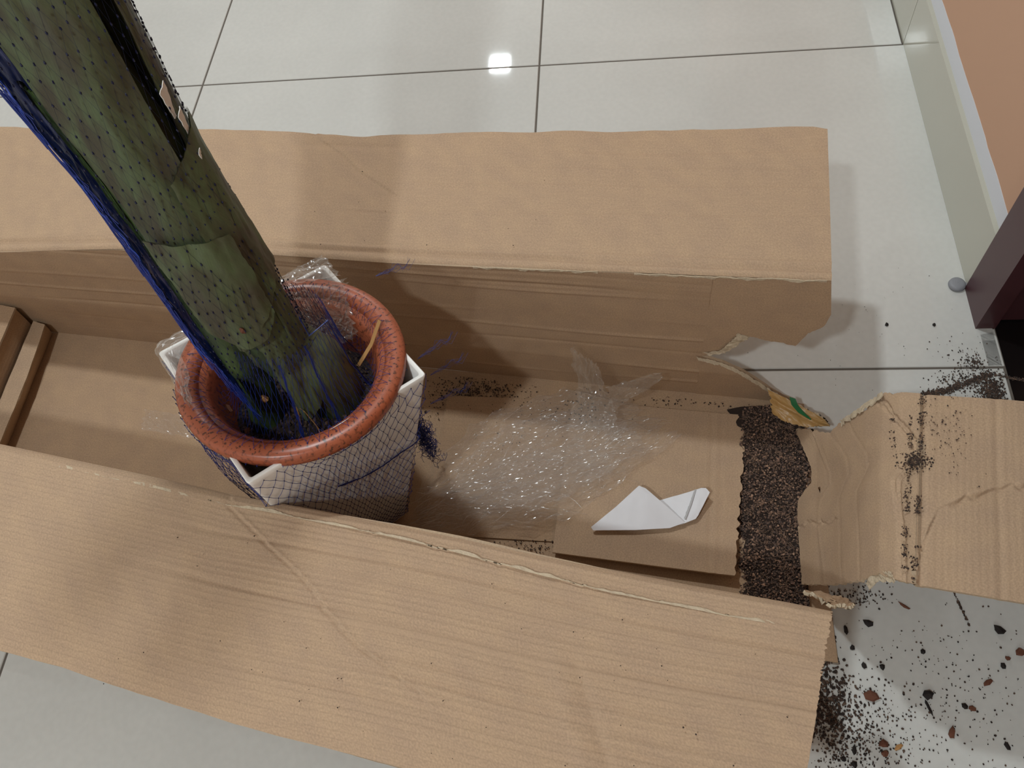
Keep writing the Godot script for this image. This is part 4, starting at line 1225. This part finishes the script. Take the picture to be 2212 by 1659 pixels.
func build_soil() -> void:
	# the heap at the torn end
	var poly := PackedVector2Array([Vector2(0.200, -0.668), Vector2(0.262, -0.672), Vector2(0.285, -0.63), Vector2(0.305, -0.569), Vector2(0.275, -0.498), Vector2(0.266, -0.397), Vector2(0.268, -0.305), Vector2(0.150, -0.325), Vector2(0.158, -0.431), Vector2(0.175, -0.513)])
	var t := thing("soil_heap", "dark brown potting soil spilled across the torn end of the box", "soil")
	t.set_meta("kind", "stuff")
	var height := func(x, z):
		return 0.015 + 0.008 * smoothstep(0.17, 0.23, x) + 0.003 * fn.get_noise_2d(x * 30.0, z * 30.0) - 0.014 * smoothstep(0.205, 0.165, x + 0.018 * fn.get_noise_1d(z * 30.0))
	var b := [Buf.new(), Buf.new()]
	sheet(b, curve([[0.175, 0.0, -0.672], [0.155, 0.0, -0.30]]), curve([[0.287, 0.0, -0.665], [0.300, 0.0, -0.58], [0.272, 0.0, -0.498], [0.266, 0.0, -0.30]]), 110, 50, 0.0, Vector3.UP)
	var f: Buf = b[0]
	for k in f.v.size(): f.v[k].y = height.call(f.v[k].x, f.v[k].z)
	f.n = grid_normals(f.v, 110, 50)
	for k in f.n.size():
		if f.n[k].y < 0.0: f.n[k] = -f.n[k]
	put("soil_bed", mesh_of(b, [M.soil, M.soil]), null, t).set_meta("kind", "stuff")
	var spots := []
	while spots.size() < 7500:
		var p := Vector2(rng.randf_range(0.15, 0.31), rng.randf_range(-0.675, -0.305))
		if in_poly(p, poly):
			var c := crumb_at(Vector3(p.x, height.call(p.x, p.y) + rng.randf_range(0.0, 0.003), p.y), rng.randf_range(0.0012, 0.004), rng.randf_range(1.2, 4.6))
			spots.append(c)
	scatter("soil_crumbs", t, chunk(5), M.crumb, spots)
	# pale fibres and white grit
	var fib := []
	for i in 900:
		var p := Vector2(rng.randf_range(0.16, 0.3), rng.randf_range(-0.66, -0.33))
		if not in_poly(p, poly): continue
		var a := rng.randf() * TAU
		var l := rng.randf_range(0.003, 0.009)
		var q := Vector3(p.x, height.call(p.x, p.y) + 0.004, p.y)
		fib.append(PackedVector3Array([q, q + Vector3(cos(a) * l * 0.5, 0.0012, sin(a) * l * 0.5), q + Vector3(cos(a + 0.4) * l, 0.0, sin(a + 0.4) * l)]))
	put("fibres", wires(fib, 0.00045), M.fibre, t).set_meta("kind", "stuff")
	# loose crumbs on tiles, card and box floor: x, z, spread x, spread z, count, size, y
	spots = []
	for c in [[0.272, -0.262, 0.018, 0.03, 330, 0.0042, 0.001], [0.275, -0.21, 0.022, 0.028, 700, 0.0042, 0.001], [0.31, -0.19, 0.035, 0.03, 420, 0.003, 0.001], [0.30, -0.13, 0.035, 0.035, 420, 0.0028, 0.001], [0.36, -0.19, 0.08, 0.06, 330, 0.0026, 0.001], [0.46, -0.25, 0.06, 0.05, 160, 0.0026, 0.001], [0.42, -0.13, 0.1, 0.05, 120, 0.0024, 0.001], [0.335, -0.365, 0.02, 0.01, 160, 0.0028, 0.001],
		[0.45, -0.84, 0.09, 0.08, 60, 0.0014, 0.001], [0.585, -0.745, 0.03, 0.03, 220, 0.0024, 0.001], [0.598, -0.708, 0.011, 0.013, 760, 0.0032, 0.001], [0.555, -0.725, 0.02, 0.012, 200, 0.0026, 0.001], [0.583, -0.76, 0.008, 0.008, 120, 0.0026, 0.001],
		[-0.25, -0.70, 0.04, 0.022, 1100, 0.0026, 0.0085], [-0.16, -0.66, 0.07, 0.04, 150, 0.002, 0.0115], [-0.12, -0.43, 0.06, 0.006, 160, 0.003, 0.0085], [0.15, -0.69, 0.08, 0.008, 220, 0.0024, 0.0085], [0.05, -0.58, 0.09, 0.07, 40, 0.0018, 0.0145], [-0.06, -0.67, 0.015, 0.02, 90, 0.003, 0.0145]]:
		for i in int(c[4]):
			var x: float = c[0] + rng.randfn() * c[2]
			var z: float = c[1] + rng.randfn() * c[3]
			if c[6] < 0.005 and x > 0.62: continue
			if c[6] > 0.005 and z < -0.79 + 0.122 * (x + 0.6) + 0.012: continue
			spots.append(crumb_at(Vector3(x, c[6] + 0.0002, z), c[5] * rng.randf_range(0.35, 1.25), 1.0, 0.5))
	# the trail of soil from the end flap's crease toward the doorway
	for i in 900:
		var k := rng.randf()
		spots.append(crumb_at(Vector3(lerpf(0.49, 0.60, k) + rng.randfn() * 0.002, 0.0013, lerpf(-0.700, -0.738, pow(k, 1.4)) + rng.randfn() * 0.0032), rng.randf_range(0.0012, 0.0036), 1.2, 0.5))
	for i in 160:
		var k := rng.randf()
		spots.append(crumb_at(Vector3(lerpf(0.60, 0.66, k), 0.0013 if k < 0.45 else -0.003, lerpf(-0.738, -0.728, k) + rng.randfn() * 0.002), rng.randf_range(0.0012, 0.0036), 1.6, 0.5))
	for i in 60:
		var k := rng.randf()
		spots.append(crumb_at(Vector3(lerpf(0.475, 0.487, k), 0.0013, lerpf(-0.375, -0.325, k) + rng.randfn() * 0.002), rng.randf_range(0.0015, 0.004), 1.0, 0.5))
	# flecks on the flaps
	for i in 60:
		var x := rng.randf_range(-0.6, 0.18)
		spots.append(crumb_at(Vector3(x, 0.341, rng.randf_range(-0.36 + 0.17 * (x + 0.45) + 0.03, -0.12 + 0.12 * (x + 0.45))), rng.randf_range(0.0008, 0.002), 1.0, 0.5))
	for i in 22: spots.append(crumb_at(Vector3(rng.randf_range(-0.5, 0.25), 0.325, rng.randf_range(-0.95, -0.76)), rng.randf_range(0.0008, 0.0022), 1.2, 0.5))
	# soil rubbed into the creases of the end wall and flap
	for c in [[Vector3(0.380, 0.286, -0.54), Vector3(0.330, 0.2815, -0.305), 620, 0.0022], [Vector3(0.369, 0.2755, -0.535), Vector3(0.324, 0.272, -0.32), 420, 0.0022], [Vector3(0.350, 0.252, -0.53), Vector3(0.346, 0.262, -0.45), 160, 0.003]]:
		for i in int(c[2]):
			var k := rng.randf()
			if fs.get_noise_2d(k * 9.0, float(c[2])) < -0.15: continue
			var p: Vector3 = (c[0] as Vector3).lerp(c[1], k)
			spots.append(crumb_at(p + Vector3(rng.randfn() * c[3], 0.0005, 0), rng.randf_range(0.0008, 0.003), 1.3, 0.4))
	for i in 240:
		spots.append(crumb_at(Vector3(0.357 + rng.randfn() * 0.008, 0.2815 + rng.randf() * 0.003, -0.452 + rng.randfn() * 0.006), rng.randf_range(0.001, 0.0032), 1.3, 0.4))
	for i in 120:
		spots.append(crumb_at(Vector3(0.40 + rng.randfn() * 0.014, 0.284, -0.49 + rng.randfn() * 0.03), rng.randf_range(0.0008, 0.0024), 1.3, 0.4))
	var o := scatter("soil_crumbs", self, chunk(6), M.crumb, spots)
	tag(o, "fine dark soil crumbs scattered over the tiles and cardboard", "soil", "", "stuff")
	# larger pieces lying on the tiles: x, z, length, width, material, turn, label
	for q in BITS:
		var ch := put(q[6], chunk(int(q[0] * 1000.0) + 77, Vector3(q[2], minf(q[2], q[3]) * 0.6, q[3])), M[q[4]], self, Vector3(q[0], minf(q[2], q[3]) * 0.24, q[1]))
		ch.rotation.y = q[5]
		tag(ch, q[7], q[6].replace("_", " "), "larger bits of soil and bark on the tiles")

var BITS := [
	[0.350, -0.325, 0.0164, 0.0112, "black_bark", -0.2, "soil_clod", "black flat clod beside the torn corner of the front flap"],
	[0.525, -0.320, 0.0194, 0.0136, "black_bark", -0.5, "soil_clod", "largest black clod at the right edge below the end flap"],
	[0.546, -0.291, 0.0156, 0.0126, "bark", 0.2, "bark_chip", "brown bark chip cut by the right edge of the picture"],
	[0.418, -0.287, 0.0083, 0.0094, "black_bark", 0.0, "soil_clod", "lone round dark clod in the middle of the shaded tiles"],
	[0.335, -0.266, 0.0089, 0.0101, "black_bark", 0.0, "soil_clod", "left one of two round clods near the front flap edge"],
	[0.360, -0.265, 0.0089, 0.0102, "black_bark", 0.0, "soil_clod", "right one of two round clods near the front flap edge"],
	[0.520, -0.271, 0.0092, 0.0096, "black_bark", -0.5, "soil_clod", "small dark clod below a reddish chip near the right edge"],
	[0.528, -0.282, 0.0093, 0.0077, "bark", -0.4, "bark_chip", "small reddish chip near the right edge above a dark clod"],
	[0.495, -0.249, 0.0168, 0.0076, "bark", 0.5, "bark_chip", "slim brown bark sliver lying alone near the right edge"],
	[0.339, -0.225, 0.0220, 0.0156, "bark", 0.1, "bark_chip", "largest brown bark chip in the thick soil by the front flap"],
	[0.435, -0.182, 0.0104, 0.0196, "bark", -0.4, "bark_chip", "pointed reddish bark chip on the brightly lit tiles"],
	[0.459, -0.216, 0.0105, 0.0094, "black_bark", -0.3, "soil_clod", "dark half of a pair of bits on the shadow edge"],
	[0.468, -0.214, 0.0121, 0.0085, "bark", -0.3, "bark_chip", "reddish half of a pair of bits on the shadow edge"],
	[0.414, -0.230, 0.0179, 0.0168, "black_bark", -0.3, "soil_clod", "ragged clod with a root beneath it"],
	[0.412, -0.214, 0.0045, 0.0242, "black_bark", 0.3, "root_bit", "short dark root hanging below a ragged clod"],
	[0.503, -0.168, 0.0076, 0.0142, "black_bark", 0.4, "soil_clod", "dark clod at the lower right on the bright tiles"],
	[0.345, -0.164, 0.0146, 0.0119, "bark", -0.1, "bark_chip", "brown bark chip beside a curved seed husk"],
	[0.346, -0.153, 0.0102, 0.0100, "bark", -0.5, "bark_chip", "red-brown chip just below a brown bark chip"],
	[0.364, -0.161, 0.0161, 0.0064, "straw", 0.6, "seed_husk", "curved tan seed husk on the bright tiles"],
	[0.307, -0.156, 0.0072, 0.0163, "black_bark", -0.2, "soil_clod", "black teardrop clod near the bottom left of the bright tiles"],
	[0.304, -0.137, 0.0094, 0.0099, "black_bark", 0.2, "soil_clod", "dark clod cut by the bottom edge of the picture"],
	[0.292, -0.143, 0.0065, 0.0081, "black_bark", 0.0, "soil_clod", "small dark clod near the bottom beside the front flap"],
	[0.318, -0.316, 0.0059, 0.0158, "black_bark", 0.0, "soil_clod", "upright dark clod right at the torn corner of the box"],
	[0.323, -0.290, 0.0074, 0.0092, "black_bark", 0.0, "soil_clod", "small round clod at the front flap edge below the torn corner"],
	[0.404, -0.351, 0.0228, 0.0057, "bark", -0.6, "root_bit", "thin brown stick just below the end flap"],
	[0.456, -0.839, 0.0070, 0.0077, "black_bark", 0.0, "soil_clod", "left one of two tiny clods level on the tiles behind the box"],
	[0.533, -0.837, 0.0071, 0.0078, "black_bark", 0.0, "soil_clod", "right one of two tiny clods level on the tiles behind the box"],
]
